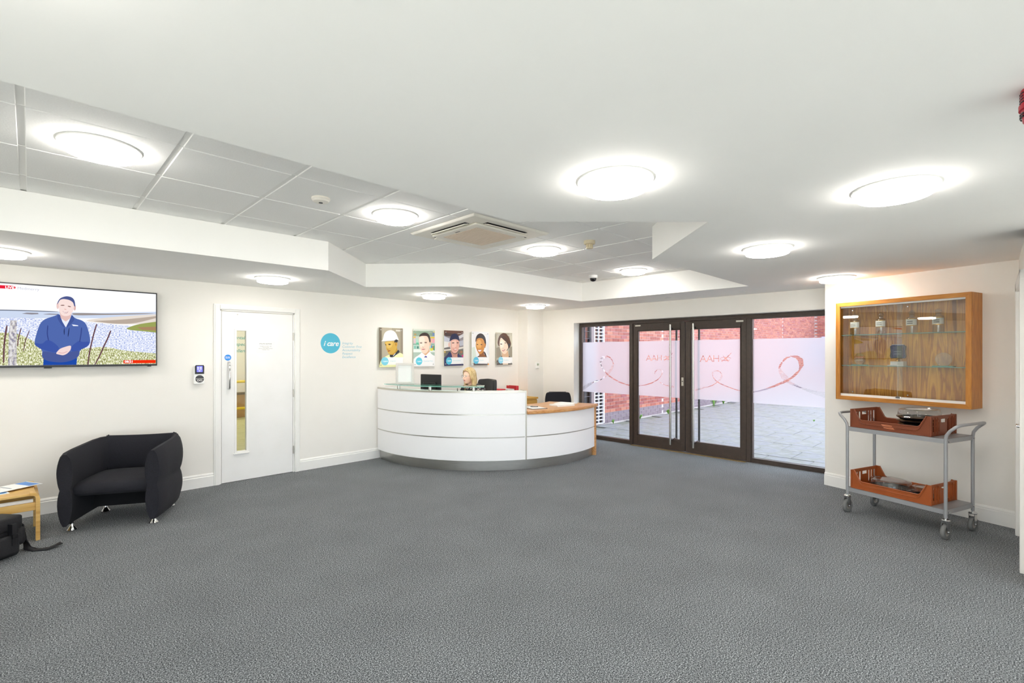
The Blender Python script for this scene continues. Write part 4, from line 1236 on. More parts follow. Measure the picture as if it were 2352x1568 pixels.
# far wall of the courtyard
fw = MB().box(26.4, -14, -0.1, 26.7, YB+0.3, HB)
wall_far2 = struct(fw.build('wall_courtyard_far', M_MORTAR))
fb = MB()
for c in range(0, int(HB/0.075)):
    z = c*0.075 + 0.0375
    for k in range(50, 146):
        y0 = k*0.225 - 26.36 - (0.1125 if c % 2 else 0)
        if -13.9 < y0 and y0+0.22 < YB:
            if 0.9 < z < 2.33 and 2.2 < y0 < 5.75:
                continue
            fb.box(26.36, y0+0.005, z-0.0325, 26.42, y0+0.22, z+0.0325)
o = fb.build('brickwork', M_BRICK, wall_far2)
o['kind'] = 'stuff'
wf = struct(MB().box(26.34, 2.2, 0.9, 26.40, 5.75, 2.33).build('window_3', mat('pale_blue_frame', '#c9d3ec', 0.4)))
for k in range(4):
    MB().box(26.33, 2.3+k*0.86, 1.0, 26.345, 3.06+k*0.86, 2.2).build('pane', mat('dark_pane', '#4a5470', 0.1), wf)

# tall white-framed lattice windows on the brick wall next to the glass front
M_DPANE = mat('dark_glazing', '#15161d', 0.12)
def lattice(name, x0, x1, cols, z0, z1, rows, fm, fw_=0.03):
    w = struct(MB().box(x0, YB-0.02, z0, x1, YB+0.02, z1).build(name, M_DPANE))
    fb_ = MB()
    fb_.box(x0, YB-0.06, z0, x0+fw_*1.6, YB-0.02, z1)
    fb_.box(x1-fw_*1.6, YB-0.06, z0, x1, YB-0.02, z1)
    fb_.build('side_frame', fm, w)
    pw = (x1-x0-2*fw_*1.6)/cols
    for c in range(1, cols):
        MB().box(x0+fw_*1.6+pw*c-fw_*0.35, YB-0.05, z0, x0+fw_*1.6+pw*c+fw_*0.35, YB-0.02, z1).build('mullion', fm, w)
    for r_ in range(rows+1):
        z = z0 + (z1-z0)*r_/rows
        MB().box(x0+fw_, YB-0.052, z-fw_*0.33, x1-fw_, YB-0.02, z+fw_*0.33).build('glazing_bar', fm, w)
    return w
lattice('window_4', 8.44, 8.84, 2, 0.03, 2.60, 34, mat('white_frame', '#e9e9f2', 0.4))
lattice('window_5', 7.95, 8.34, 2, 0.03, 2.60, 17, mat('grey_glazing_bar', '#5a5a66', 0.5), 0.014)
struct(MB().box(8.34, YB-0.07, 0, 8.44, YB+0.02, 2.62).build('trim_5', mat('taupe_post', '#8d8083', 0.6)))

# weeds along the foot of the brick wall and in the joints
def weed(x, y, h, n, label):
    t = thing('weed', label, 'weed', (x, y, -0.012), rs.uniform(0, 6), 'weeds in the courtyard paving')
    b_ = MB()
    for k in range(n):
        a = rs.uniform(0, 2*PI)
        r_ = rs.uniform(0.3, 0.9)*h*0.8
        hh = h*rs.uniform(0.5, 1)
        w_ = 0.02+h*0.08
        dx, dy = math.cos(a), math.sin(a)
        p0, p1, p2 = Vector((0,0,0)), Vector((dx*r_*0.5, dy*r_*0.5, hh)), Vector((dx*r_, dy*r_, hh*0.75))
        s_ = Vector((-dy, dx, 0))*w_
        b_.add([p0, p1+s_*0.7, p2, p1-s_*0.7], [(0,1,2,3)])
    b_.build('leaves', M_LEAF, t)
for x, h in ((9.05, 0.1), (9.9, 0.2), (10.15, 0.12), (11.5, 0.14), (12.2, 0.2), (12.5, 0.13), (14.0, 0.3), (14.9, 0.2), (16.5, 0.25)):
    weed(x, YB-0.06-0.85*h, h, 9, 'small green weed growing at the foot of the courtyard brick wall')
for x, y, h in ((13.4, 2.25, 0.1), (12.9, 1.95, 0.14), (12.6, 1.75, 0.12), (11.4, 1.85, 0.1), (10.6, 5.1, 0.05), (12.6, 2.9, 0.05)):
    weed(x, y, h, 8, 'small green weed growing in a joint of the courtyard paving')

# ================================================================== CEILING LIGHTS AND FITTINGS
def make_light():
    t = thing('ceiling_light', '', 'light')
    b_ = MB()
    b_.lathe([(0.128,-0.001),(0.176,-0.001),(0.178,-0.008),(0.172,-0.013),(0.150,-0.015),(0.128,-0.012)], 40)
    b_.build('trim_ring', M_WHITE, t, smooth=40)
    b_ = MB()
    b_.lathe([(0.150,-0.046),(0.142,-0.050),(0.098,-0.051),(0.092,-0.044),(0.0,-0.044)], 40)
    b_.build('lens', M_LENS, t, smooth=40)
    MB().lathe([(0.148,-0.012),(0.153,-0.016),(0.153,-0.042),(0.150,-0.046)], 40).build('lens_rim', M_RIM, t, smooth=40)
    b_ = MB()
    b_.lathe([(0.052,-0.045),(0.082,-0.045),(0.080,-0.054),(0.056,-0.054),(0.052,-0.045)], 32)
    b_.build('inner_ring', M_LENS2, t, smooth=40)
    return t
light0 = make_light()
LIGHTS = [
 (0.27, 3.39, ZR, 'round recessed light in the tiled ceiling, at the end farthest from the glass doors'),
 (2.07, 3.39, ZR, 'round recessed light in the tiled ceiling between white smoke detector and air conditioner'),
 (3.87, 3.39, ZR, 'round recessed light in the tiled ceiling next to the air conditioner, towards the glass doors'),
 (5.67, 3.39, ZR, 'round recessed light in the tiled ceiling beside the black dome camera'),
 (1.96, 1.27, ZL, 'round light in the plain low ceiling beside the long straight edge of the recess'),
 (3.03, 0.35, ZL, 'round light in the plain low ceiling, well away from recess and walls'),
 (4.06, 1.25, ZL, 'round light in the plain low ceiling beside the small triangular notch'),
 (6.12, 1.20, ZL, 'round light in the low ceiling just in front of the oak display cabinet'),
 (-0.17, 5.58, ZL, 'round light in the low ceiling above the television'),
 (1.87, 5.55, ZL, 'round light in the low ceiling in front of the white door'),
 (3.99, 5.53, ZL, 'round light in the low ceiling above the first staff posters'),
 (6.07, 5.51, ZL, 'round light in the low ceiling by the corner boxing behind the desk'),
 (-0.15, 1.27, ZL, 'round light in the low ceiling above the viewer'),
 (1.0, -1.2, ZL, 'added round light in the low ceiling over the rear of the hall, middle'),  # unseen lamps added over the rear of the hall for more light
 (3.1, -1.6, ZL, 'added round light in the low ceiling over the rear of the hall, by the side wall'),
 (-1.2, -1.2, ZL, 'added round light in the low ceiling over the rear of the hall, by the end wall'),
 (1.0, -3.2, ZL, 'added round light in the low ceiling close to the rear wall'),
 (-1.2, -3.2, ZL, 'added round light in the low ceiling in the rear corner'),
 (-1.9, 1.3, ZL, 'round light in the low ceiling beside the end wall'),
 (-1.9, 5.5, ZL, 'round light in the low ceiling in the far corner beyond the television'),
 (3.6, 8.8, 2.6, 'added round light in the ceiling of the back room nearest the white door'),  # unseen lamps added to brighten the back room
 (3.6, 11.6, 2.6, 'added round light in the ceiling of the back room above the yellow rail'),
 (1.6, 8.8, 2.6, 'added round light in the ceiling of the back room right behind the white door'),
 (2.6, 10.3, 2.6, 'added round light in the middle of the back room ceiling'),
 (4.6, 12.7, 2.6, 'added round light in the back room ceiling close to the lettered wall'),
 (2.8, 12.7, 2.6, 'added round light in the back room ceiling at the dark strip, away from the rail'),
 (1.6, 11.6, 2.6, 'added round light in the ceiling of the back room, far row away from the rail'),
 (5.4, 11.0, 2.6, 'added round light in the ceiling of the back room by its side wall'),
]
for i, (x, y, z, lb) in enumerate(LIGHTS):
    o = light0 if i == 0 else copy_tree(light0)
    o.location = (x, y, z)
    tag(o, lb, 'light', 'round ceiling lights')
def make_spot():
    t = thing('downlight', 'small bright downlight in the low ceiling strip above the glass doors', 'light', group='small downlights over the glass doors')
    MB().lathe([(0.026,-0.001),(0.044,-0.001),(0.046,-0.005),(0.040,-0.008),(0.028,-0.006)], 24).build('bezel', M_WHITE, t, smooth=40)
    MB().lathe([(0.027,-0.003),(0.026,-0.0045),(0,-0.005)], 20).build('lens', M_SPOT, t)
    return t
spot0 = make_spot()
for i, (y, lb) in enumerate(((4.37, 'small bright downlight in the ceiling strip over the left sidelight, nearest the desk'),
                             (3.39, 'small bright downlight in the ceiling strip over the pair of glass doors'),
                             (2.35, 'small bright downlight in the ceiling strip over the big right sidelight'))):
    o = spot0 if i == 0 else copy_tree(spot0)
    o.location = (6.63, y, ZL)
    tag(o, lb)

# air conditioning cassette
ac = thing('air_conditioner', 'square cream air conditioning cassette in the tiled ceiling', 'air conditioner', (CASS[0], CASS[1], ZR))
b = MB()
h = 0.455
b.add([(-h,-h,-0.004),(h,-h,-0.004),(h,h,-0.004),(-h,h,-0.004),(-h+0.02,-h+0.02,-0.022),(h-0.02,-h+0.02,-0.022),(h-0.02,h-0.02,-0.022),(-h+0.02,h-0.02,-0.022)],
      [(0,1,5,4),(1,2,6,5),(2,3,7,6),(3,0,4,7),(7,6,5,4),(0,3,2,1)])
b.build('fascia_panel', M_CREAM, ac, bevel=0.006)
b = MB().box(-0.31,-0.31,-0.040,0.31,0.31,-0.022)
b.build('centre_panel', M_CREAM, ac, bevel=0.012, seg=3)
for k in range(4):
    o = MB().box(-0.24, -0.372, -0.0245, 0.24, -0.322, -0.0225).build('air_slot', M_BLACK, ac)
    o.rotation_euler.z = k*PI/2
    v = MB().obox((0, -0.352, -0.032), (0.47, 0.042, 0.005), rx=R(14)).build('vane', M_CREAM, ac)
    v.rotation_euler.z = k*PI/2
g = MB().box(-0.235,-0.235,-0.0425,0.235,0.235,-0.040).build('grille', mat('grille_beige', '#d8c9b8', 0.6), ac)
for k in range(24):
    y = -0.225 + k*0.0196
    MB().box(-0.232, y-0.004, -0.0465, 0.232, y+0.004, -0.0425).build('grille_slat', mat('grille_slat', '#dccebd', 0.6), g)
MB().box(-0.262,-0.03,-0.0415,-0.252,0.03,-0.040).build('badge', M_DKGREY, ac)

sd = thing('smoke_detector', 'flat round white smoke detector on a ceiling tile', 'smoke detector', (1.47, 3.40, ZR))
MB().lathe([(0.0,0),(0.062,0),(0.064,-0.012),(0.058,-0.016),(0.054,-0.026),(0.044,-0.032),(0,-0.033)], 32).build('body', M_CREAM, sd, smooth=35)
MB().lathe([(0.014,-0.032),(0.014,-0.036),(0,-0.036)], 16).build('sensor', M_DKGREY, sd)
sd = thing('smoke_detector', 'tall beige smoke detector on a tile near the triangular notch', 'smoke detector', (3.90, 2.82, ZR))
MB().lathe([(0.0,0),(0.055,0),(0.056,-0.028),(0.05,-0.034),(0.036,-0.036),(0,-0.036)], 28).build('base', mat('beige_plastic', '#dccfb0', 0.5), sd, smooth=35)
b = MB()
for k in range(10):
    a = 2*PI*k/10
    b.obox((0.031*math.cos(a), 0.031*math.sin(a), -0.05), (0.006, 0.011, 0.03), rz=a)
b.build('vent_bars', MATS['beige_plastic'], sd)
MB().lathe([(0.0,-0.034),(0.026,-0.036),(0.026,-0.062),(0.036,-0.064),(0.034,-0.074),(0,-0.076)], 24).build('chamber', MATS['beige_plastic'], sd, smooth=35)
dc = thing('dome_camera', 'small white ceiling camera with a black dome', 'camera', (5.66, 4.03, ZR))
MB().lathe([(0.0,0),(0.062,0),(0.062,-0.030),(0.054,-0.040),(0,-0.040)], 28).build('housing', M_WHITE, dc, smooth=35)
MB().lathe([(0.047,-0.038),(0.046,-0.052),(0.040,-0.070),(0.026,-0.082),(0,-0.088)], 24).build('dome', mat('black_dome', '#08080a', 0.08), dc, smooth=60)
fs_ = thing('fire_sounder', 'red slotted fire alarm sounder on the low ceiling', 'alarm', (2.198, -0.110, ZL))
MB().lathe([(0,0),(0.052,0),(0.054,-0.02),(0.052,-0.045),(0.057,-0.047),(0.057,-0.062),(0.051,-0.064),(0.048,-0.098),(0.04,-0.104),(0,-0.104)], 32).build('body', mat('alarm_red', '#b0122e', 0.4), fs_, smooth=35)
for k in range(9):
    z = -0.012-0.009*k
    if -0.066 < z < -0.044:
        continue
    b = MB()
    for q in range(16):
        a = 2*PI*q/16
        b.obox((0.0525*math.cos(a), 0.0525*math.sin(a), z), (0.004, 0.012, 0.004), rz=a)
    b.build('slot_row', M_BLACK, fs_)

# ================================================================== LEFT WALL
# television
tv = thing('television', 'wide black-framed wall television showing a man in a blue fleece outdoors', 'television', (-0.395, YW, 1.402))
TW, TH = 1.361, 0.776
b = MB()
b.box(0, -0.082, 0, TW, -0.045, TH)
b.build('case', M_BLACK, tv, bevel=0.004)
MB().box(0.15, -0.046, 0.12, TW-0.15, -0.03, TH-0.12).build('rear_housing', M_BLACK, tv)
MB().box(0.35, -0.045, 0.2, TW-0.35, -0.001, TH-0.2).build('wall_bracket', M_DKGREY, tv)
SCR = 0.75
f = Flat(SCR)
f.step = 0.00006
f.rect(0.011, 0.02, TW-0.011, TH-0.012, '#fbfbff')
M_FIELD = noise_mat('screen_field', ['#8f9fd8', '#dfe6fb', '#ffffff'], scale=(1,1,1.6), nscale=75, detail=8, emission=SCR, stops=[0.36,0.5,0.6])
M_GRASS = noise_mat('screen_grass', ['#7d6f5c', '#a3ad68', '#e6e6be', '#fbfaf2'], scale=(1.6,1,0.6), nscale=85, detail=8, emission=SCR, stops=[0.34,0.45,0.54,0.63])
M_POST = noise_mat('screen_post', ['#8a86a0', '#c8c4c0', '#e8e6ea'], scale=(1,1,0.5), nscale=60, detail=4, emission=SCR, stops=[0.36,0.5,0.62])
SPEC = {'FIELD': M_FIELD, 'GRASS': M_GRASS, 'POST': M_POST}
for c, pts in TV_SHAPES:
    pts = [(min(TW-0.0112, max(0.0112, x)), min(TH-0.0122, max(0.0202, z))) for x, z in pts]
    f.soft(pts, SPEC.get(c, c), (0.0112, 0.0202, TW-0.0112, TH-0.0122), 2 if len(pts) < 14 or c[1:3] in ('50', '4f', 'f6', 'f3') else 1)
f.text('live', 0.238, 0.7205, '#ffffff')
f.text('med', 0.315, 0.7185, '#b9bccb')
f.text('time', 1.088, 0.0355, '#ffffff')
f.build('screen', tv, (0, -0.0822, 0))
MB().box(0.65, -0.0828, 0.008, 0.69, -0.082, 0.012).build('maker_badge', M_DKGREY, tv)
MB().box(0.49, -0.078, -0.012, 0.545, -0.05, 0).build('sensor', M_BLACK, tv)
MB().box(1.28, -0.078, -0.008, 1.31, -0.05, 0).build('foot_stub', M_BLACK, tv)

# card reader
cr = thing('card_reader', 'white and black keypad reader with lit blue screen by the door', 'card reader', (1.361, YW, 1.185))
b = MB().prism_y([(-0.048,0),(0.042,0),(0.05,0.01),(0.052,0.2),(0.044,0.222),(-0.04,0.222),(-0.052,0.2),(-0.052,0.01)], -0.05, 0)
b.build('body', M_WHITE, cr, bevel=0.006)
MB().prism_y([(-0.043,0.115),(0.045,0.115),(0.047,0.2),(0.04,0.216),(-0.036,0.216),(-0.045,0.2)], -0.055, -0.049).build('display_surround', M_BLACK, cr, bevel=0.002)
f = Flat(1.6)
f.rect(-0.027, 0.138, 0.029, 0.204, '#6a6af0')
for q, (x, z) in enumerate(((-0.014,0.19),(0.012,0.19),(-0.014,0.172),(0.012,0.172),(0.0,0.15))):
    f.rect(x-0.009, z-0.004, x+0.009, z+0.004, '#d0d4ff')
f.build('display', cr, (0, -0.0552, 0))
pad = MB()
pad.lathe([(0.042,-0.003),(0.042,0.0),(0,0.003)], 28)
o = pad.build('keypad', M_DKGREY, cr, smooth=40)
o.location = (0.002, -0.0515, 0.06)
o.rotation_euler = (R(90), 0, 0)
MB().box(-0.04, -0.0555, 0.058, 0.044, -0.054, 0.063).build('keypad_line', M_ALU, cr)
for x in (-0.012, 0.014):
    t_ = MB()
    t_.tube([(x+0.011*math.cos(2*PI*q/14), -0.0555, 0.042+0.008*math.sin(2*PI*q/14)) for q in range(14)], 0.0022, 6, closed=True)
    t_.build('keypad_mark', M_WHITE, cr)

# wall logo and values
lg = thing('wall_logo', 'round blue i care wall sticker with pale blue list of values', 'sign', (2.911, YW, 1.673))
f = Flat()
f.disc(0, 0, 0.138, '#55bcd8', 64)
f.text('icare', 0.005, -0.036, '#ffffff')
f.build('disc', lg, (0, -0.001, 0))
f = Flat()
for k in range(5):
    f.text('v%d' % k, 0, -0.048*k, '#9cc9d8')
f.build('value_words', lg, (0.163, -0.001, -0.012))

# staff posters on stand-off studs
PX = [3.624, 4.214, 4.808, 5.396, 5.984]
PLAB = ['poster panel of a man in a white hard hat, looking down',
        'poster panel of a dark-haired man in a white shirt before shelves',
        'poster panel of a smiling man in a navy cap',
        'poster panel of a smiling woman with dark tied-back hair',
        'poster panel of a woman with brown hair and a headset']
for i, x in enumerate(PX):
    t = thing('poster', PLAB[i], 'poster', (x, YW, 1.33), 0, 'staff posters above the reception desk')
    w, h = 0.405, 0.585
    MB().box(0, -0.036, 0, w, -0.028, h).build('acrylic_panel', mat('acrylic_edge', '#d9d8c4', 0.2), t, bevel=0.0015)
    f = Flat()
    for c, pts in POSTERS[i]:
        f.soft([(u*w, v*h) for u, v in pts], c, (0, 0, w, h))
    cx_ = [0.24, 0.255, 0.245, 0.255, 0.265][i]*w
    cz_ = [0.155, 0.14, 0.145, 0.145, 0.14][i]*h
    f.text('icare_s', cx_, cz_-0.014, '#eefaff')
    f.text('p%d' % i, cx_+0.085, cz_-0.008, '#a9d9e2')
    f.text('live_brand', w-0.13, h-0.052, '#d9d6cf', 1.0, 0.8)
    f.build('print', t, (0, -0.0362, 0))
    for sx in (0.03, w-0.03):
        for sz in (0.032, h-0.032):
            MB().cyl((sx, -0.0445, sz), (sx, 0, sz), 0.0085, 12).build('stud', M_STEEL, t, smooth=40)

th = thing('thermostat', 'small white wall thermostat with a grey display on the corner boxing', 'thermostat', (6.83, 6.16, 1.245))
MB().box(-0.043, -0.025, 0, 0.043, 0, 0.115).build('body', M_WHITE, th, bevel=0.005)
MB().box(-0.028, -0.0265, 0.06, 0.028, -0.024, 0.1).build('display', mat('lcd_grey', '#a8b09c', 0.3), th)
MB().box(-0.035, -0.026, 0.006, 0.035, -0.024, 0.012).build('lower_seam', M_ALU, th)

# ================================================================== RECEPTION DESK
DC = (5.4618, 6.0658)
AH, AM, AE = 170.0, 244.0, 288.5        # wall end, step in height, open end
def pol(r, a, z=0.0):
    return (DC[0]+r*math.cos(R(a)), DC[1]+r*math.sin(R(a)), z)
dk = thing('reception_desk', 'curved white reception desk with steel plinth and lower wooden-topped end', 'desk', (4.7, 5.2, 0))
def dpart(name, b_, m, **k):
    return b_.build(name, m, dk, world=True, **k)
dpart('plinth', MB().arc(DC, 1.78, 1.848, AH, AE-1.0, 0, 0.136, 80), M_STEEL, smooth=30)
GZ = (0.134, 0.433, 0.732, 1.030)
for k in range(3):
    dpart('front_panel', MB().arc(DC, 1.855, 1.882, AH, AM-0.15, GZ[k]+(0.007 if k else 0), GZ[k+1]-0.007, 56), M_LAM, smooth=30)
for k in range(2):
    dpart('front_panel', MB().arc(DC, 1.855, 1.882, AM+0.15, AE-0.9, GZ[k]+(0.007 if k else 0), GZ[k+1]-0.007, 40), M_LAM, smooth=30)
for k in (1, 2):
    dpart('metal_strip', MB().arc(DC, 1.85, 1.879, AH, AM, GZ[k]-0.007, GZ[k]+0.007, 56), M_STEEL, smooth=30)
dpart('metal_strip', MB().arc(DC, 1.85, 1.879, AM, AE-0.9, GZ[1]-0.007, GZ[1]+0.007, 40), M_STEEL, smooth=30)
dpart('carcass', MB().arc(DC, 1.82, 1.856, AH, AM, 0.136, 1.028, 56), M_LAM, smooth=30)
dpart('carcass', MB().arc(DC, 1.82, 1.856, AM, AE-0.9, 0.136, 0.74, 40), M_LAM, smooth=30)
dpart('counter_top', MB().arc(DC, 1.66, 1.876, AH, AM, 1.022, 1.034, 56), M_LAM, smooth=30)
dpart('counter_edge', MB().arc(DC, 1.876, 1.887, AH, AM+0.1, 1.018, 1.042, 56), M_ALU, smooth=30)
# the upright edge where the desk steps down
dpart('step_panel', MB().arc(DC, 1.66, 1.882, AM-0.5, AM+0.05, 0.134, 1.03, 2), M_LAM)
dpart('step_trim', MB().arc(DC, 1.874, 1.889, AM-0.2, AM+0.25, 0.134, 1.042, 2), M_ALU)
dpart('step_trim', MB().arc(DC, 1.66, 1.876, AM-0.15, AM+0.2, 1.022, 1.042, 2), M_ALU)
# wooden lower worktop and end panel, white inner worktop
dpart('wooden_top', MB().arc(DC, 1.13, 1.925, AM+0.25, AE+0.6, 0.734, 0.774, 40), M_IROKO, smooth=30, bevel=0.003)
dpart('end_panel', MB().arc(DC, 1.20, 1.90, AE-0.9, AE+0.35, 0, 0.734, 2), M_IROKO)
dpart('inner_worktop', MB().arc(DC, 1.02, 1.82, AH+6, AM-0.6, 0.712, 0.738, 56), M_LAM, smooth=30)
dpart('inner_support', MB().arc(DC, 1.06, 1.81, AH+6, AH+7.2, 0, 0.712, 2), M_LAM)
dpart('inner_support', MB().arc(DC, 1.10, 1.81, AM-3, AM-1.8, 0, 0.712, 2), M_LAM)
# glass shelf on steel stand-offs
gs = dpart('glass_shelf', MB().arc(DC, 1.62, 1.895, 177.5, 227, 1.092, 1.104, 40), [M_GLASSG, M_GEDGE], smooth=30)
for p in gs.data.polygons:
    p.material_index = 0 if abs(p.normal.z) > 0.7 else 1
for a in (184.6, 203, 222.5):
    c = pol(1.80, a)
    dpart('shelf_standoff', MB().cyl((c[0], c[1], 1.034), (c[0], c[1], 1.10), 0.021, 20), M_STEEL, smooth=40)
    o = gs
# things on the desk
def face_z(loc, target=(0,0)):
    """turn so that local -y looks at the target"""
    d = Vector((target[0]-loc[0], target[1]-loc[1]))
    return math.atan2(d.y, d.x) + PI/2
fx = pol(1.735, 186.5, 1.104)
pf = thing('picture_frame', 'white standing picture frame with blank sheet on the glass shelf', 'picture frame', fx, face_z(fx, (0.3, -0.6)))
b = MB()
W_, H_ = 0.25, 0.292
for a in ((-W_/2,0,-W_/2+0.03,H_), (W_/2-0.03,0,W_/2,H_), (-W_/2+0.03,0,W_/2-0.03,0.03), (-W_/2+0.03,H_-0.03,W_/2-0.03,H_)):
    b.box(a[0], -0.012, a[1], a[2], 0.012, a[3])
b.build('frame', mat('frame_white', '#d9d4cd', 0.35), pf, bevel=0.003)
MB().box(-W_/2+0.024, -0.004, 0.024, W_/2-0.024, 0.006, H_-0.024).build('sheet', M_PAPER, pf)
MB().obox((0, 0.045, 0.12), (0.05, 0.004, 0.25), rx=R(18)).build('strut', M_BLACK, pf)

mo = pol(1.42, 193.5, 0.738)
mn = thing('monitor', 'black computer monitor seen from behind, on the reception desk', 'monitor', mo, R(-78))
# local -y is the back of the screen as seen from the hall side
b = MB().box(-0.19, -0.012, 0.12, 0.19, 0.018, 0.495)
b.build('panel', M_BLACK, mn, bevel=0.008)
MB().box(-0.115, -0.045, 0.16, 0.125, -0.012, 0.385).build('rear_bulge', mat('gloss_black', '#131316', 0.2), mn, bevel=0.015, seg=3)
MB().box(-0.04, -0.035, 0.02, 0.04, -0.012, 0.2).build('stand_neck', M_BLACK, mn)
MB().lathe([(0.0,0),(0.115,0),(0.115,0.008),(0.05,0.02),(0,0.022)], 28).build('stand_base', M_BLACK, mn, smooth=40)
MB().box(-0.175, 0.0185, 0.14, 0.175, 0.019, 0.48).build('screen', emis('monitor_screen', '#c8d4e4', 0.8), mn)
kb = pol(1.17, 206, 0.738)
k_ = thing('keyboard', 'black keyboard on the inner worktop in front of the receptionist', 'keyboard', kb, R(-78))
MB().box(-0.2, -0.06, 0.004, 0.2, 0.07, 0.018).build('base', M_BLACK, k_, bevel=0.004)
b = MB()
for r_ in range(5):
    for c in range(14):
        b.box(-0.19+c*0.0272, -0.052+r_*0.024, 0.018, -0.168+c*0.0272, -0.032+r_*0.024, 0.024)
b.build('keys', M_DKGREY, k_)
pn = pol(1.74, 215, 1.034)
q = thing('pen', 'small black and gold pen lying on the white counter', 'pen', (pn[0], pn[1], 1.040), 0.9)
MB().tube([(-0.045,0,0),(0.03,0,0.018)], 0.006, 10).build('barrel', M_BLACK, q, smooth=40)
MB().tube([(0.03,0,0.018),(0.05,0,0.0228)], 0.005, 10).build('tip', mat('brass', '#b98d3c', 0.3, 0.9), q, smooth=40)

def papers(name, label, loc, rz, w, d, t, n, m=M_PAPER, cat='papers'):
    o_ = thing(name, label, cat, loc, rz)
    for k in range(n):
        s_ = MB().obox((random.uniform(-.006,.006), random.uniform(-.006,.006), t*(k+0.5)), (w, d, t*0.96), rz=random.uniform(-.05,.05))
        s_.build('sheet', m, o_)
    return o_
cl = Vector(pol(1.60, 252.5, 0.7745))
cb_ = thing('clipboard', 'black clipboard with white form and pen on the wooden desk end', 'clipboard', tuple(cl), R(-20))
MB().box(-0.12, -0.165, 0, 0.12, 0.165, 0.005).build('board', M_BLACK, cb_, bevel=0.001)
MB().box(-0.105, -0.15, 0.005, 0.105, 0.14, 0.008).build('form', M_PAPER, cb_)
MB().tube([(-0.03,0.06,0.013),(0.07,0.02,0.013)], 0.005, 8).build('pen', M_BLACK, cb_, smooth=40)
MB().box(-0.04, 0.13, 0.008, 0.04, 0.16, 0.016).build('clip', M_STEEL, cb_, bevel=0.002)
pl = pol(1.62, 270.5, 0.774)
papers('paper_stack', 'thick white stack of papers on the wooden desk end', pl, R(-15), 0.30, 0.21, 0.006, 4)
pl = pol(1.50, 281, 0.774)
papers('open_booklet', 'thin white booklet beside the paper stack on the wooden desk end', pl, R(10), 0.21, 0.29, 0.004, 3, cat='booklet')

# office furniture behind the desk
cd = thing('credenza', 'low yellow oak credenza against the wall behind the desk', 'cabinet', (6.05, 6.13, 0))
MB().box(-0.55, -0.22, 0.06, 0.5, 0.26, 0.71).build('body', M_YOAK, cd)
MB().box(-0.57, -0.24, 0.71, 0.52, 0.26, 0.74).build('top', M_YOAK, cd, bevel=0.003)
MB().box(-0.53, -0.19, 0, 0.48, 0.24, 0.06).build('plinth', M_DKGREY, cd)
for k in range(3):
    d_ = MB().box(-0.545+k*0.349, -0.238, 0.08, -0.205+k*0.349, -0.22, 0.69).build('door', M_YOAK, cd, bevel=0.002)
    MB().cyl((-0.24+k*0.349, -0.252, 0.4), (-0.24+k*0.349, -0.252, 0.52), 0.005, 8).build('handle', M_STEEL, d_, smooth=40)
# box files on the credenza
BOXLAB = ['grey box file with red lid lying on the oak credenza', 'pale grey box file upright on the oak credenza', 'red lever arch file upright at the end of the credenza']
bf = thing('box_file', BOXLAB[0], 'box file', (5.86, 6.2, 0.74), 0.1)
MB().box(-0.09, -0.11, 0, 0.09, 0.11, 0.15).build('body', mat('file_grey', '#b9bdbf', 0.6), bf, bevel=0.003)
MB().box(-0.095, -0.115, 0.15, 0.06, 0.115, 0.17).build('lid', M_RED, bf, bevel=0.003)
bf = thing('box_file', BOXLAB[1], 'box file', (6.07, 6.2, 0.74), -0.05)
MB().box(-0.08, -0.11, 0, 0.08, 0.11, 0.16).build('body', mat('file_pale', '#c9cdcd', 0.6), bf, bevel=0.003)
bf = thing('lever_file', BOXLAB[2], 'file', (6.22, 6.2, 0.74), 0.0)
MB().box(-0.035, -0.11, 0, -0.031, 0.13, 0.21).build('cover', M_RED, bf)
MB().box(0.031, -0.11, 0, 0.035, 0.13, 0.21).build('cover', M_RED, bf)
MB().box(-0.035, -0.115, 0, 0.035, -0.11, 0.21).build('spine', M_RED, bf)
MB().box(-0.028, -0.10, 0.01, 0.028, 0.12, 0.20).build('pages', M_PAPER, bf)

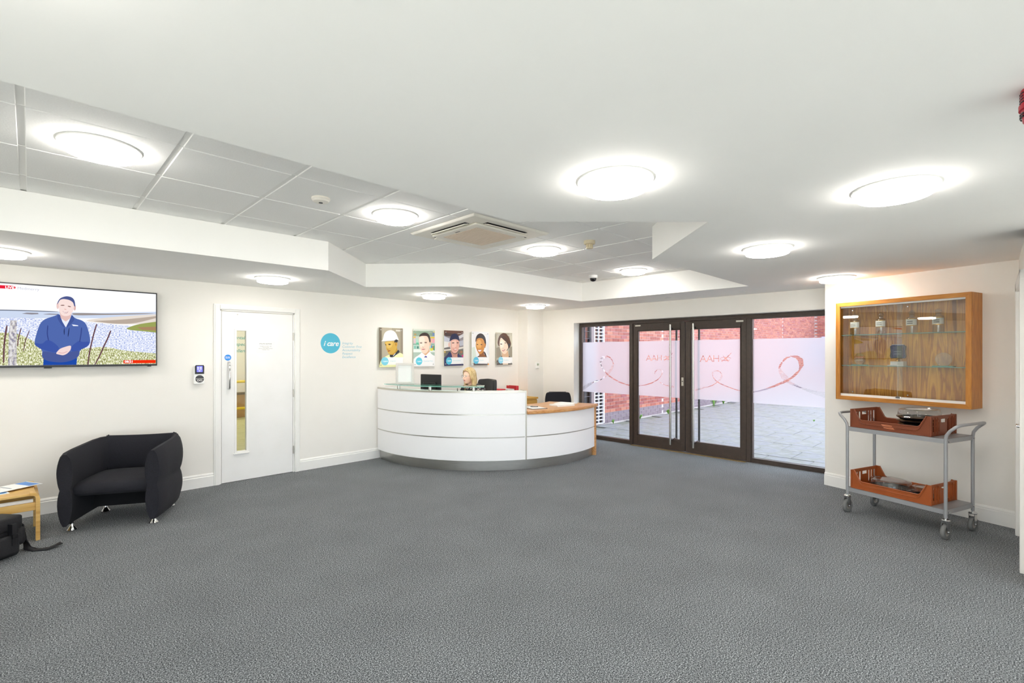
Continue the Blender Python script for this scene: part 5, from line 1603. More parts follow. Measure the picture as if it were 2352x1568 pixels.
def office_chair(name, label, loc, rz, leather):
    """front looks along local -y"""
    t = thing(name, label, 'chair', loc, rz, 'office chairs behind the desk')
    m = M_LEATHER if leather else M_FABRIC
    for k in range(5):
        a = 2*PI*k/5 + 0.3
        l = MB().tube([(0.03*math.cos(a),0.03*math.sin(a),0.11),(0.28*math.cos(a),0.28*math.sin(a),0.075)], 0.018, 8, rs=[0.024,0.014]).build('base_leg', M_BLACK, t, smooth=50)
        MB().tube([(0.28*math.cos(a)-0.02*math.sin(a),0.28*math.sin(a)+0.02*math.cos(a),0.03),(0.28*math.cos(a)+0.02*math.sin(a),0.28*math.sin(a)-0.02*math.cos(a),0.03)], 0.03, 12).build('castor', M_BLACK, l, smooth=40)
    MB().cyl((0,0,0.1),(0,0,0.41),0.026,14).build('gas_column', M_BLACK, t, smooth=40)
    b_ = MB().box(-0.24,-0.24,0.40,0.24,0.23,0.48)
    b_.build('seat', m, t, bevel=0.035, seg=4, smooth=50)
    hz = (0.56, 1.14) if leather else (0.55, 0.87)
    bb = MB()
    n = 9
    V, F = [], []
    for i in range(n):
        u = -1+2*i/(n-1)
        for z, w, yo in ((hz[0],0.20,0.20),((hz[0]*2+hz[1])/3,0.235,0.215),((hz[0]+2*hz[1])/3,0.235,0.235),(hz[1]-0.02,0.215,0.26),(hz[1],0.19,0.262)):
            V.append((u*w, yo-0.05*u*u, z))
    k = 5
    for i in range(n-1):
        for j in range(k-1):
            F.append((i*k+j,(i+1)*k+j,(i+1)*k+j+1,i*k+j+1))
    o_ = bb.add(V, F).build('backrest', m, t, smooth=70)
    so = o_.modifiers.new('thick', 'SOLIDIFY')
    so.thickness = 0.065 if leather else 0.04
    so.offset = 1
    sb_ = o_.modifiers.new('soft', 'SUBSURF')
    sb_.levels = sb_.render_levels = 2
    if not leather:
        MB().obox((0,0.275,0.75),(0.30,0.02,0.24), rx=R(-6)).build('back_shell', M_DKGREY, t, bevel=0.008)
    MB().tube([(0,0.18,0.40),(0,0.29,0.46),(0,0.275,0.68)],0.02,8).build('back_bracket', M_BLACK, t, smooth=50)
    for s_ in (-1,1):
        MB().tube([(s_*0.24,0.0,0.44),(s_*0.29,0.0,0.47),(s_*0.295,0.0,0.65)],0.014,8).build('arm_post', M_BLACK, t, smooth=50)
        MB().box(s_*0.295-0.035,-0.15,0.645,s_*0.295+0.035,0.13,0.675).build('armrest', M_BLACK, t, bevel=0.012, seg=3)
    return t
office_chair('office_chair', 'black leather office chair the receptionist sits on', (4.83, 5.56, 0), R(-90), True)
office_chair('office_chair', 'empty black fabric office chair behind the wooden desk end', (6.30, 5.18, 0), R(-45), False)

# ================================================================== RECEPTIONIST
def skin_mesh(name, pts, edges, root=0, sub=2):
    """rounded, tapering limbs along the skeleton; fuse() melts them into one surface"""
    b_ = MB()
    rad = [max(p[1]) if isinstance(p[1], tuple) else p[1] for p in pts]
    for p, r_ in zip(pts, rad):
        if isinstance(p[1], tuple):
            b_.ell(p[0], (r_*1.1, r_, p[1][1]), 14, 10)
        else:
            b_.ell(p[0], (r_, r_, r_), 14, 10)
    for i, j in edges:
        ri = pts[i][1][1] if isinstance(pts[i][1], tuple) else rad[i]
        rj = pts[j][1][1] if isinstance(pts[j][1], tuple) else rad[j]
        b_.tube([pts[i][0], pts[j][0]], ri, 14, rs=[ri, rj])
    if abs(pts[0][0][1]) < 1e-6:
        wide = [k for k in range(len(pts)) if pts[k][0][1] == 0 and pts[k][0][2] < 0.97]
        for s_ in (-1, 1):
            ch = [((pts[k][0][0], s_*0.055, pts[k][0][2]), rad[k]*0.97) for k in wide]
            for p, r_ in ch:
                b_.ell(p, (r_, r_, r_), 14, 10)
            for (p, r_), (q, t_) in zip(ch[:-1], ch[1:]):
                b_.tube([p, q], r_, 14, rs=[r_, t_])
    return b_.data(name, M_WHITE)
def fuse(meshes, voxel, name):
    bm = bmesh.new()
    for m_ in meshes:
        bm.from_mesh(m_)
    me = bpy.data.meshes.new(name)
    bm.to_mesh(me)
    bm.free()
    me.materials.clear()
    o_ = bpy.data.objects.new(name, me)
    COL.objects.link(o_)
    r_ = o_.modifiers.new('remesh', 'REMESH')
    r_.mode = 'VOXEL'
    r_.voxel_size = voxel
    sm = o_.modifiers.new('smooth', 'SMOOTH')
    sm.factor = 0.5
    sm.iterations = 7
    dg = bpy.context.evaluated_depsgraph_get()
    out = bpy.data.meshes.new_from_object(o_.evaluated_get(dg))
    bpy.data.objects.remove(o_)
    bpy.data.meshes.remove(me)
    out.polygons.foreach_set('use_smooth', [True]*len(out.polygons))
    return out
# local frame: origin on the floor under the seat, facing -x; +y is her right-hand side seen from the hall
PL = (4.83, 5.56, 0)
T_ = [((0.03,0,0.52),0.125),((0.02,0,0.62),0.115),((-0.02,0,0.75),0.105),((-0.06,0,0.88),0.115),((-0.10,0,0.98),0.085),((-0.125,0,1.045),0.05),((-0.145,-0.005,1.09),0.045),((-0.175,-0.01,1.15),0.05)]
E_ = [(i,i+1) for i in range(len(T_)-1)]
def limb(base, chain):
    s_ = len(T_)
    for i, p in enumerate(chain):
        T_.append(p)
        E_.append((base if i == 0 else s_+i-1, s_+i))
    return s_+len(chain)-1
HANDS = []
for s_ in (-1, 1):
    limb(4, [((-0.10,s_*0.115,1.010),0.06),((-0.10,s_*0.180,0.985),0.055),((-0.15,s_*0.215,0.87),0.046),((-0.20,s_*0.235,0.80),0.040),((-0.29,s_*0.20,0.785),0.034),((-0.385,s_*0.13,0.775),0.025)])
    palm = limb(len(T_)-1, [((-0.42,s_*0.11,0.772),0.030)]) if False else None
    w = len(T_)-1
    T_.append(((-0.425,s_*0.115,0.772),(0.030,0.016)))
    E_.append((w, w+1))
    T_.append(((-0.455,s_*0.105,0.772),(0.032,0.014)))
    E_.append((w+1, w+2))
    pw = w+2
    for k, (off, ln) in enumerate(((-0.030,0.062),(-0.011,0.072),(0.009,0.068),(0.028,0.052))):
        d = Vector((-0.95, -s_*0.3, 0)).normalized()
        sd_ = Vector((-d.y, d.x, 0))
        root_ = Vector((-0.470,s_*0.098,0.774)) + sd_*off
        chain = [(tuple(root_), 0.0095), (tuple(root_+d*ln*0.5+Vector((0,0,0.006))), 0.0085), (tuple(root_+d*ln*0.85+Vector((0,0,-0.004))), 0.0078), (tuple(root_+d*ln+Vector((0,0,-0.014))), 0.007)]
        limb(pw, chain)
    th0 = Vector((-0.425,s_*0.115-s_*0.03,0.77))
    limb(w+1, [(tuple(th0+Vector((-0.01,-s_*0.008,0))),0.011),(tuple(th0+Vector((-0.035,-s_*0.018,0))),0.0095),(tuple(th0+Vector((-0.055,-s_*0.018,-0.004))),0.008)])
for s_ in (-1, 1):
    limb(0, [((0.0,s_*0.09,0.53),0.085),((-0.20,s_*0.11,0.545),0.078),((-0.40,s_*0.12,0.53),0.058),((-0.42,s_*0.12,0.36),0.05),((-0.40,s_*0.12,0.20),0.042),((-0.39,s_*0.12,0.085),0.034),((-0.45,s_*0.125,0.045),0.034),((-0.54,s_*0.13,0.035),0.028)])
body = skin_mesh('body', T_, E_, 0, 2)
HC = Vector((-0.195,-0.012,1.195))       # head centre
hd = MB()
hd.ell((HC.x+0.012, HC.y, HC.z+0.025), (0.094, 0.076, 0.092), 24, 16)
hd.ell((HC.x-0.022, HC.y, HC.z-0.035), (0.066, 0.058, 0.078), 20, 14)
hd.ell((HC.x-0.050, HC.y, HC.z-0.085), (0.030, 0.030, 0.026), 14, 10)
hd.tube([(HC.x-0.080, HC.y, HC.z+0.012), (HC.x-0.096, HC.y, HC.z-0.012), (HC.x-0.108, HC.y, HC.z-0.032), (HC.x-0.088, HC.y, HC.z-0.040)], 0.01, 10, rs=[0.008,0.010,0.013,0.009])
for s_ in (-1, 1):
    hd.ell((HC.x+0.012, HC.y+s_*0.074, HC.z-0.008), (0.018, 0.010, 0.030), 12, 8)
    hd.ell((HC.x-0.055, HC.y+s_*0.036, HC.z-0.030), (0.024, 0.022, 0.024), 12, 8)
head_me = hd.data('head', M_WHITE)
pm = fuse([body, head_me], 0.006, 'person')
M_SKIN = noise_mat('skin', ['#f0c3a8', '#f4ccb4'], nscale=12, rough=0.5)
pm.materials.clear()
pm.materials.append(M_SKIN)
person = obj('person', pm, None, PL)
tag(person, 'woman with long blonde hair and glasses seated behind the reception desk', 'person')
# clothing grown over the same skeleton
def cloth(name, idx_pts, edges, m, voxel=0.009):
    me = skin_mesh(name, idx_pts, edges, 0, 2)
    f_ = fuse([me], voxel, name)
    f_.materials.clear()
    f_.materials.append(m)
    return obj(name, f_, person)
TP = [((0.03,0,0.52),0.145),((0.02,0,0.62),0.132),((-0.02,0,0.75),0.122),((-0.06,0,0.88),0.132),((-0.10,0,0.99),0.102),((-0.118,0,1.03),0.068)]
TE = [(i,i+1) for i in range(5)]
for s_ in (-1, 1):
    n = len(TP)
    TP += [((-0.10,s_*0.115,1.010),0.072),((-0.10,s_*0.185,0.988),0.068),((-0.15,s_*0.215,0.87),0.059),((-0.20,s_*0.235,0.80),0.053),((-0.29,s_*0.20,0.787),0.047),((-0.35,s_*0.155,0.782),0.040)]
    TE += [(4,n)] + [(n+i,n+i+1) for i in range(5)]
M_BLOUSE = noise_mat('patterned_blouse', ['#17171c', '#23232a', '#d8d2cc', '#8a6a66'], nscale=26, detail=3, rough=0.8, stops=[0.3,0.52,0.56,0.66])
cloth('blouse', TP, TE, M_BLOUSE)
TP = [((0.03,0,0.52),0.14),((0.02,0,0.60),0.13)]
TE = [(0,1)]
for s_ in (-1, 1):
    n = len(TP)
    TP += [((0.0,s_*0.09,0.53),0.097),((-0.20,s_*0.11,0.545),0.090),((-0.40,s_*0.12,0.53),0.070),((-0.42,s_*0.12,0.36),0.066),((-0.40,s_*0.12,0.20),0.062),((-0.39,s_*0.12,0.11),0.058)]
    TE += [(0,n)] + [(n+i,n+i+1) for i in range(5)]
cloth('trousers', TP, TE, mat('black_cloth', '#1a1a1f', 0.9))
for s_ in (-1, 1):
    sh = MB()
    sh.ell((-0.47, s_*0.127, 0.042), (0.125, 0.045, 0.045), 18, 10)
    sh.build('shoe', M_BLACK, person, smooth=60)
# hair: a crown that falls to the shoulders, open at the face
V, F = [], []
NU, NV = 44, 22
for i in range(NV+1):
    t = i/NV
    for j in range(NU):
        ph = 2*PI*j/NU                    # 0 = behind the head
        fr_ = (1-math.cos(ph))/2          # 1 at the face
        face = max(0.0, (fr_-0.72)/0.28)
        side = math.sin(ph)
        if t < 0.45:
            th = t/0.45*PI*0.55*(1-0.42*face**0.5)
            rx, ry, rz = 0.110, 0.092, 0.108
            x = HC.x+0.014+rx*math.sin(th)*math.cos(ph)
            y = HC.y+ry*math.sin(th)*math.sin(ph)
            z = HC.z+0.025+rz*math.cos(th)
        else:
            th = PI*0.55*(1-0.42*face**0.5)
            q = (t-0.45)/0.55
            L_ = 0.235*(1-min(1, face*1.7))
            wv = 0.006*math.sin(j*2.1+q*5)
            x = HC.x+0.014+(0.110*math.sin(th)+0.004*q+wv)*math.cos(ph)*(1-0.18*q) + 0.03*q
            y = HC.y+(0.092*math.sin(th)+0.012*q+wv)*math.sin(ph)
            z = HC.z+0.025+0.108*math.cos(th)-L_*q
        V.append((x, y, z))
for i in range(NV):
    for j in range(NU):
        F.append((i*NU+j, i*NU+(j+1)%NU, (i+1)*NU+(j+1)%NU, (i+1)*NU+j))
M_HAIR = noise_mat('blonde_hair', ['#8f7040', '#c9ab72', '#e2cc9a', '#b08e54'], scale=(6,6,0.7), nscale=14, detail=5, rough=0.45, stops=[0.3,0.46,0.58,0.72])
hair = MB().add(V, F).build('hair', M_HAIR, person, smooth=180)
so = hair.modifiers.new('thick', 'SOLIDIFY')
so.thickness = 0.012
so.offset = 0.6
hair['label'] = 'long straight blonde hair'
for s_ in (-1, 1):
    e_ = MB().ell((HC.x-0.072, HC.y+s_*0.031, HC.z+0.004), (0.012, 0.013, 0.010), 14, 10).build('eye', mat('eye_white', '#f4f0ec', 0.2), person, smooth=180)
    MB().ell((HC.x-0.081, HC.y+s_*0.031, HC.z+0.003), (0.004, 0.006, 0.006), 10, 8).build('iris', mat('iris', '#4a5a6a', 0.2), e_, smooth=180)
MB().ell((HC.x-0.084, HC.y, HC.z-0.062), (0.008, 0.022, 0.007), 14, 8).build('lips', mat('lips', '#c4686a', 0.4), person, smooth=180)
gl = MB()
for s_ in (-1, 1):
    gl.tube([(HC.x-0.098, HC.y+s_*0.033+0.024*math.cos(2*PI*k/18), HC.z+0.002+0.018*math.sin(2*PI*k/18)) for k in range(18)], 0.0011, 6, closed=True)
    gl.tube([(HC.x-0.098, HC.y+s_*0.057, HC.z+0.006), (HC.x-0.05, HC.y+s_*0.072, HC.z+0.006), (HC.x+0.02, HC.y+s_*0.08, HC.z+0.004)], 0.0011, 6)
gl.tube([(HC.x-0.098, HC.y-0.009, HC.z+0.005), (HC.x-0.102, HC.y, HC.z+0.008), (HC.x-0.098, HC.y+0.009, HC.z+0.005)], 0.0011, 6)
gl.build('glasses', M_DKGREY, person, smooth=60)

# ================================================================== ARMCHAIR
ach = thing('armchair', 'black fabric tub armchair with hourglass arms and chrome feet', 'armchair', (0.655, 5.775, 0), R(-27))
def hour(z0, zm, z1, mx, mn_, n=9):
    """half-thickness profile with a pinch at zm"""
    out = [(0.012, z0)]
    for k in range(1, n):
        t = k/n
        out.append((mn_*t + 0.018*(1-t) + (mx-mn_*0.6)*math.sin(PI*t)**0.8*0.9, z0+(zm-z0)*t))
    out.append((mn_, zm))
    for k in range(1, n):
        t = k/n
        out.append((mn_*(1-t) + 0.022*t + (mx-mn_*0.6)*math.sin(PI*t)**0.8, zm+(z1-zm)*t))
    out.append((0.014, z1))
    return out
def sweep(path, nrm, prof_fn, name, m, parent):
    """closed section (half thickness, z) swept along a plan path"""
    V, F = [], []
    ks = None
    for i, (p, n) in enumerate(zip(path, nrm)):
        pr = prof_fn(i/(len(path)-1))
        sec = [(h, z) for h, z in pr] + [(-h, z) for h, z in pr[::-1]]
        ks = len(sec)
        for h, z in sec:
            V.append((p[0]+n[0]*h, p[1]+n[1]*h, z))
    for i in range(len(path)-1):
        for j in range(ks):
            F.append((i*ks+j, i*ks+(j+1)%ks, (i+1)*ks+(j+1)%ks, (i+1)*ks+j))
    F.append(tuple(range(ks-1,-1,-1)))
    F.append(tuple((len(path)-1)*ks+j for j in range(ks)))
    b_ = MB().add(V, F)
    o_ = b_.build(name, m, parent, smooth=50)
    bm = bmesh.new()
    bm.from_mesh(o_.data)
    bmesh.ops.recalc_face_normals(bm, faces=bm.faces)
    bm.to_mesh(o_.data)
    bm.free()
    return o_
for s_ in (-1, 1):
    path = [(s_*0.315, -0.36), (s_*0.325, -0.33), (s_*0.332, -0.2), (s_*0.335, 0.0), (s_*0.33, 0.16), (s_*0.31, 0.26), (s_*0.275, 0.315)]
    nr = [(s_, 0), (s_, 0), (s_, 0), (s_, 0), (s_*0.97, 0.2), (s_*0.88, 0.45), (s_*0.75, 0.65)]
    sweep(path, nr, lambda t: hour(0.055+0.045*max(0,t-0.6), 0.365, 0.668+0.05*min(1, t*1.3), 0.054-0.006*(t < 0.02), 0.036), 'arm', M_FABRIC, ach)
path = [(0.29-0.58*k/12, 0.305+0.03*math.sin(PI*k/12)) for k in range(13)]
nr = [(0.35-0.7*k/12, 1) for k in range(13)]
sweep(path, nr, lambda t: hour(0.10, 0.365, 0.725-0.01*math.sin(PI*t), 0.054, 0.036), 'backrest', M_FABRIC, ach)
V, F = [], []
nx, nyp = 13, 14
for i in range(nx):
    u = -1+2*i/(nx-1)
    wx = u*0.302
    edge = 1-abs(u)**4
    for j in range(nyp):
        a = j/(nyp-1)
        # section: from rear top, over the rounded front, to rear bottom
        if a < 0.4:
            y, z = 0.27-0.47*a/0.4, 0.395+0.035*edge*math.sin(PI*min(1, a/0.4)*0.9+0.2)
        elif a < 0.75:
            q = (a-0.4)/0.35*PI
            y, z = -0.20-0.135*math.sin(q)*(0.75+0.25*edge), 0.335+0.06*math.cos(q)+0.02*edge*(1-(a-0.4)/0.35)
        else:
            y, z = -0.20+0.47*(a-0.75)/0.25, 0.275
        V.append((wx, y, z))
for i in range(nx-1):
    for j in range(nyp):
        F.append((i*nyp+j, (i+1)*nyp+j, (i+1)*nyp+(j+1)%nyp, i*nyp+(j+1)%nyp))
F.append(tuple(range(nyp)))
F.append(tuple((nx-1)*nyp+j for j in range(nyp))[::-1])
MB().add(V, F).build('seat_cushion', M_FABRIC, ach, smooth=60)
MB().box(-0.29, 0.05, 0.10, 0.29, 0.29, 0.29).build('base_panel', mat('black_lining', '#0c0c0f', 0.95), ach)
for x, y in ((-0.30,-0.28),(0.30,-0.28),(-0.27,0.24),(0.27,0.24)):
    z1 = 0.065 if y < 0 else 0.11
    MB().lathe([(0.034,0),(0.036,0.006),(0.02,0.03),(0.014,0.045),(0.013,z1)], 18, (x,y,0)).build('foot', M_CHROME, ach, smooth=50)
sm_ = MB()
for s_ in (-1, 1):
    sm_.tube([(s_*0.255, 0.252, 0.40), (s_*0.262, 0.262, 0.55), (s_*0.268, 0.285, 0.70), (s_*0.275, 0.31, 0.728), (s_*0.30, 0.345, 0.70)], 0.006, 6)
sm_.build('corner_piping', M_FABRIC, ach, smooth=60)

# ================================================================== COFFEE TABLE, LEAFLETS, BAG
ct = thing('coffee_table', 'light birch coffee table with bent wooden legs beside the armchair', 'table', (-0.355, 5.80, 0), R(1.5))
MB().box(-0.40, -0.235, 0.365, 0.385, 0.235, 0.385).build('table_top', M_BIRCH, ct, bevel=0.004)
for s_ in (-1, 1):
    for q in (-1, 1):
        # bent leg: upright that curls over into the top rail
        pth = [(s_*0.41, 0), (s_*0.41, 0.34), (s_*0.403, 0.372), (s_*0.385, 0.392), (s_*0.35, 0.398)]
        V, F = [], []
        for i, (x, z) in enumerate(pth):
            nx_, nz_ = [(-s_,0),(-s_,-0.05),(-s_*0.8,-0.6),(-s_*0.4,-0.9),(0,-1)][i]
            for dy in (-0.03, 0.03):
                V.append((x, q*0.232+dy, z))
                V.append((x+nx_*0.026, q*0.232+dy, z+nz_*0.026))
        for i in range(len(pth)-1):
            a, c = i*4, (i+1)*4
            F += [(a,a+2,c+2,c),(a+1,c+1,c+3,a+3),(a,c,c+1,a+1),(a+2,a+3,c+3,c+2)]
        F += [(0,1,3,2),(len(pth)*4-4,len(pth)*4-2,len(pth)*4-1,len(pth)*4-3)]
        o_ = MB().add(V, F).build('leg', M_BIRCH, ct)
        bm = bmesh.new()
        bm.from_mesh(o_.data)
        bmesh.ops.recalc_face_normals(bm, faces=bm.faces)
        bm.to_mesh(o_.data)
        bm.free()
for y in (-0.225, 0.225):
    MB().box(-0.385, y-0.01, 0.245, 0.385, y+0.01, 0.31).build('stretcher', M_BIRCH, ct, bevel=0.003)
for x in (-0.397, 0.397):
    MB().box(x-0.01, -0.20, 0.30, x+0.01, 0.20, 0.36).build('end_rail', M_BIRCH, ct, bevel=0.003)
def leaflet(label, loc, rz, c1, c2):
    t = thing('leaflet', label, 'leaflet', loc, rz)
    MB().box(-0.105, -0.148, 0, 0.105, 0.148, 0.004).build('pages', M_PAPER, t)
    b_ = MB()
    b_.box(-0.095, 0.06, 0.004, 0.095, 0.135, 0.0045)
    b_.build('blue_panel', mat('print_'+c1.strip('#'), c1, 0.4), t)
    MB().box(-0.095, -0.142, 0.004, 0.095, -0.128, 0.0045).build('green_band', mat('print_'+c2.strip('#'), c2, 0.4), t)
    MB().box(-0.08, -0.05, 0.004, 0.06, -0.035, 0.0045).build('text_line', mat('print_9aa2ac', '#9aa2ac', 0.6), t)
    return t
leaflet('white leaflet with blue panel at the open end of the birch table', (-0.10, 5.88, 0.399), R(-62), '#3f86d8', '#a6c93a')
leaflet('white leaflet with pale blue panel in the middle of the birch table', (-0.28, 5.78, 0.386), R(-80), '#7fb4e6', '#b4d04a')
leaflet('white leaflet with grey-blue panel at the front edge of the birch table', (-0.56, 5.70, 0.386), R(-74), '#8fa3c6', '#c2c6cc')

bag = thing('shoulder_bag', 'black shoulder bag with front pocket standing on the carpet', 'bag', (-0.225, 5.215, 0), R(40))
M_NYLON = noise_mat('black_nylon', ['#101013', '#1c1c20'], nscale=160, rough=0.7, bump=0.2)
MB().box(-0.17, -0.08, 0.0, 0.17, 0.09, 0.29).build('body', M_NYLON, bag, bevel=0.03, seg=4, smooth=50)
MB().box(-0.175, -0.09, 0.20, 0.175, 0.095, 0.305).build('flap', M_NYLON, bag, bevel=0.018, seg=3, smooth=50)
MB().box(0.16, -0.065, 0.06, 0.225, 0.07, 0.20).build('side_pocket', M_NYLON, bag, bevel=0.03, seg=4, smooth=50)
MB().box(-0.13, -0.125, 0.03, 0.13, -0.075, 0.18).build('front_pocket', M_NYLON, bag, bevel=0.022, seg=3, smooth=50)
for x in (-0.08, 0.08):
    s0 = MB().box(x-0.014, -0.132, 0.1, x+0.014, -0.09, 0.26).build('closing_strap', M_BLACK, bag, bevel=0.002)
    MB().box(x-0.018, -0.14, 0.155, x+0.018, -0.13, 0.185).build('buckle', mat('gloss_black', '#131316', 0.2), s0, bevel=0.003)
MB().tube([(0.19,0.01,0.235),(0.205,0.01,0.245),(0.205,0.01,0.262),(0.19,0.01,0.268),(0.18,0.01,0.25)], 0.004, 6, closed=True).build('strap_ring', M_CHROME, bag, smooth=50)
V, F = [], []
sp = [(0.19,0.01,0.25),(0.235,0.0,0.20),(0.25,-0.01,0.08),(0.245,-0.04,0.014),(0.235,-0.12,0.006),(0.26,-0.20,0.012),(0.33,-0.235,0.03)]
for i, p in enumerate(sp):
    a, c = Vector(sp[max(0,i-1)]), Vector(sp[min(len(sp)-1,i+1)])
    n = (c-a).cross(Vector((0,0,1)))
    n = Vector((0.3,1,0)) if n.length < 1e-4 or i < 3 else n
    n = n.normalized()*0.026
    V += [tuple(Vector(p)-n), tuple(Vector(p)+n)]
F = [(2*i,2*i+1,2*i+3,2*i+2) for i in range(len(sp)-1)]
st = MB().add(V, F).build('strap', M_NYLON, bag, smooth=60)
so = st.modifiers.new('thick', 'SOLIDIFY')
so.thickness = 0.005

# ================================================================== DISPLAY CABINET (on the angled wall)
S0 = 0.815
cp = P0 + UW*S0
cz0 = 1.03
CW, CH, CD = 1.15, 1.055, 0.205
cab = thing('display_cabinet', 'oak-framed glass display cabinet hung on the wall over the trolley', 'display cabinet', (cp.x, cp.y, cz0), RZW)
hw = CW/2
FT = 0.042
MB().box(-hw, -CD, 0, -hw+FT*0.6, 0, CH).build('side', M_OAK, cab)
MB().box(hw-FT*0.6, -CD, 0, hw, 0, CH).build('side', M_OAK, cab)
MB().box(-hw+FT*0.6, -CD, CH-0.025, hw-FT*0.6, 0, CH).build('top', M_OAKH, cab)
MB().box(-hw+FT*0.6, -CD, 0, hw-FT*0.6, 0, 0.025).build('base', M_OAKH, cab)
MB().box(-hw+0.02, -0.018, 0.02, hw-0.02, -0.006, CH-0.02).build('back_panel', M_VENEER, cab)
for nm, poly, m in (('frame_stile', [(-hw,0),(-hw+FT,FT),(-hw+FT,CH-FT),(-hw,CH)], M_OAK), ('frame_stile', [(hw,0),(hw-FT,FT),(hw-FT,CH-FT),(hw,CH)], M_OAK),
                    ('frame_rail', [(-hw,0),(hw,0),(hw-FT,FT),(-hw+FT,FT)], M_OAKH), ('frame_rail', [(-hw,CH),(hw,CH),(hw-FT,CH-FT),(-hw+FT,CH-FT)], M_OAKH)):
    MB().prism_y(poly, -CD-0.018, -CD).build(nm, m, cab, bevel=0.0015)
MB().box(-hw+FT*0.6, -CD, FT-0.012, hw-FT*0.6, -CD+0.03, FT+0.024).build('sliding_track', mat('track_white', '#e9e9e6', 0.4), cab)
MB().box(-hw+FT*0.6, -CD, CH-FT-0.016, hw-FT*0.6, -CD+0.03, CH-FT+0.012).build('sliding_track', MATS['track_white'], cab)
for x0, x1, y in ((-hw+0.026, 0.035, -CD+0.018), (-0.005, hw-0.026, -CD+0.008)):
    p_ = MB().box(x0, y-0.0025, FT+0.01, x1, y+0.0025, CH-FT-0.005).build('glass_door', M_GLASSC, cab)
    for q in ((x0+0.13 if x0 < -0.1 else x0+0.09), ):
        for z in (0.09, CH-0.09):
            MB().cyl((q, y-0.006, z), (q, y+0.006, z), 0.006, 10).build('glass_stud', M_CHROME, p_)
MB().box(-0.012, -CD-0.012, FT+0.012, 0.03, -CD+0.006, FT+0.03).build('lock', M_CHROME, cab, bevel=0.002)
SHZ = (1.405-cz0, 1.735-cz0)
for z in SHZ:
    g_ = MB().box(-hw+0.028, -CD+0.04, z-0.006, hw-0.028, -0.022, z).build('glass_shelf', [M_GLASSG, M_GEDGE], cab)
    for p in g_.data.polygons:
        p.material_index = 0 if abs(p.normal.z) > 0.7 else 1
    for x in (-hw+0.034, hw-0.034):
        for y in (-CD+0.06, -0.05):
            MB().cyl((x, y, z-0.016), (x, y, z-0.006), 0.008, 10).build('shelf_peg', M_CHROME, g_)
def oncab(x, y, z):
    c, s_ = math.cos(RZW), math.sin(RZW)
    return (cp.x+c*x-s_*y, cp.y+s_*x+c*y, cz0+z)
def jar(i, x, lab, dark):
    t = thing('apothecary_jar', lab, 'jar', oncab(x, -0.10, SHZ[1]), RZW, 'glass jars on the top cabinet shelf')
    MB().lathe([(0,0.002),(0.042,0.002),(0.045,0.008),(0.045,0.14),(0.040,0.155),(0.022,0.165),(0.021,0.178),(0.027,0.182)], 28).build('glass_body', M_JAR, t, smooth=50)
    MB().lathe([(0,0.178),(0.019,0.178),(0.021,0.19),(0.028,0.196),(0.026,0.212),(0.012,0.226),(0,0.228)], 24).build('stopper', M_JAR, t, smooth=50)
    V, F = [], []
    n = 12
    for k in range(n+1):
        a = R(-90-75+150*k/n)
        for z in (0.078, 0.138):
            V.append((0.0462*math.cos(a), 0.0462*math.sin(a), z))
    F = [(2*k,2*k+2,2*k+3,2*k+1) for k in range(n)]
    l_ = MB().add(V, F).build('paper_label', mat('label_grey', '#dcdbd2', 0.6) if dark else mat('label_white', '#fbfaf4', 0.6), t, smooth=80)
    V, F = [], []
    for z0 in (0.072, 0.138):
        n0 = len(V)
        for k in range(n+1):
            a = R(-90-78+156*k/n)
            for z in (z0, z0+0.006):
                V.append((0.0465*math.cos(a), 0.0465*math.sin(a), z))
        F += [(n0+2*k,n0+2*k+2,n0+2*k+3,n0+2*k+1) for k in range(n)]
    MB().add(V, F).build('gold_band', mat('gold', '#c9962e', 0.3, 0.8), t, smooth=80)
    V, F = [], []
    for z0 in (0.094, 0.112):
        n0 = len(V)
        for k in range(5):
            a = R(-90-30+60*k/4)
            for z in (z0, z0+0.008):
                V.append((0.0468*math.cos(a), 0.0468*math.sin(a), z))
        F += [(n0+2*k,n0+2*k+2,n0+2*k+3,n0+2*k+1) for k in range(4)]
    MB().add(V, F).build('label_print', mat('ink', '#4a4a48', 0.7) if dark else mat('ink_faint', '#a8a8a0', 0.7), l_, smooth=80)
    MB().lathe([(0,0.004),(0.009,0.004),(0.009,0.07),(0,0.07)], 14).build('contents', mat('jar_contents', '#e8d8ca', 0.6), t, smooth=50)
M_JAR = thin_glass('jar_glass', (0.91, 0.91, 0.90), 1.5, boost=3.0)
JL = ['stoppered glass jar with white label at the window end of the shelf', 'stoppered glass jar with white label beside the sliding door overlap', 'stoppered glass jar with dark printed label left of the darker jar', 'stoppered glass jar with dark printed label at the room end of the shelf']
for i, s_ in enumerate((0.375, 0.622, 0.892, 1.105)):
    jar(i, s_-S0, JL[i], i > 1)
aw = thing('glass_award', 'clear octagonal glass award with etched lines on the lower shelf', 'award', oncab(0.42-S0, -0.10, SHZ[0]), RZW)
MB().box(-0.07, -0.03, 0.0, 0.07, 0.03, 0.008).build('base', M_GEDGE, aw, bevel=0.002)
MB().prism_y([(0.055*math.cos(R(22.5+45*k)), 0.068+0.062*math.sin(R(22.5+45*k))) for k in range(8)], -0.008, 0.008).build('plaque', M_JAR, aw)
for z in (0.05, 0.065, 0.082):
    MB().box(-0.035, -0.0092, z, 0.035, -0.0085, z+0.005).build('etched_line', mat('etched', '#d9d5cc', 0.7), aw)
tro = thing('trophy', 'dark blue shield trophy on a white marble base in the cabinet', 'trophy', oncab(0.775-S0, -0.10, SHZ[0]), RZW)
MB().box(-0.075, -0.045, 0, 0.065, 0.045, 0.008).build('base_slab', M_TRIM, tro, bevel=0.002)
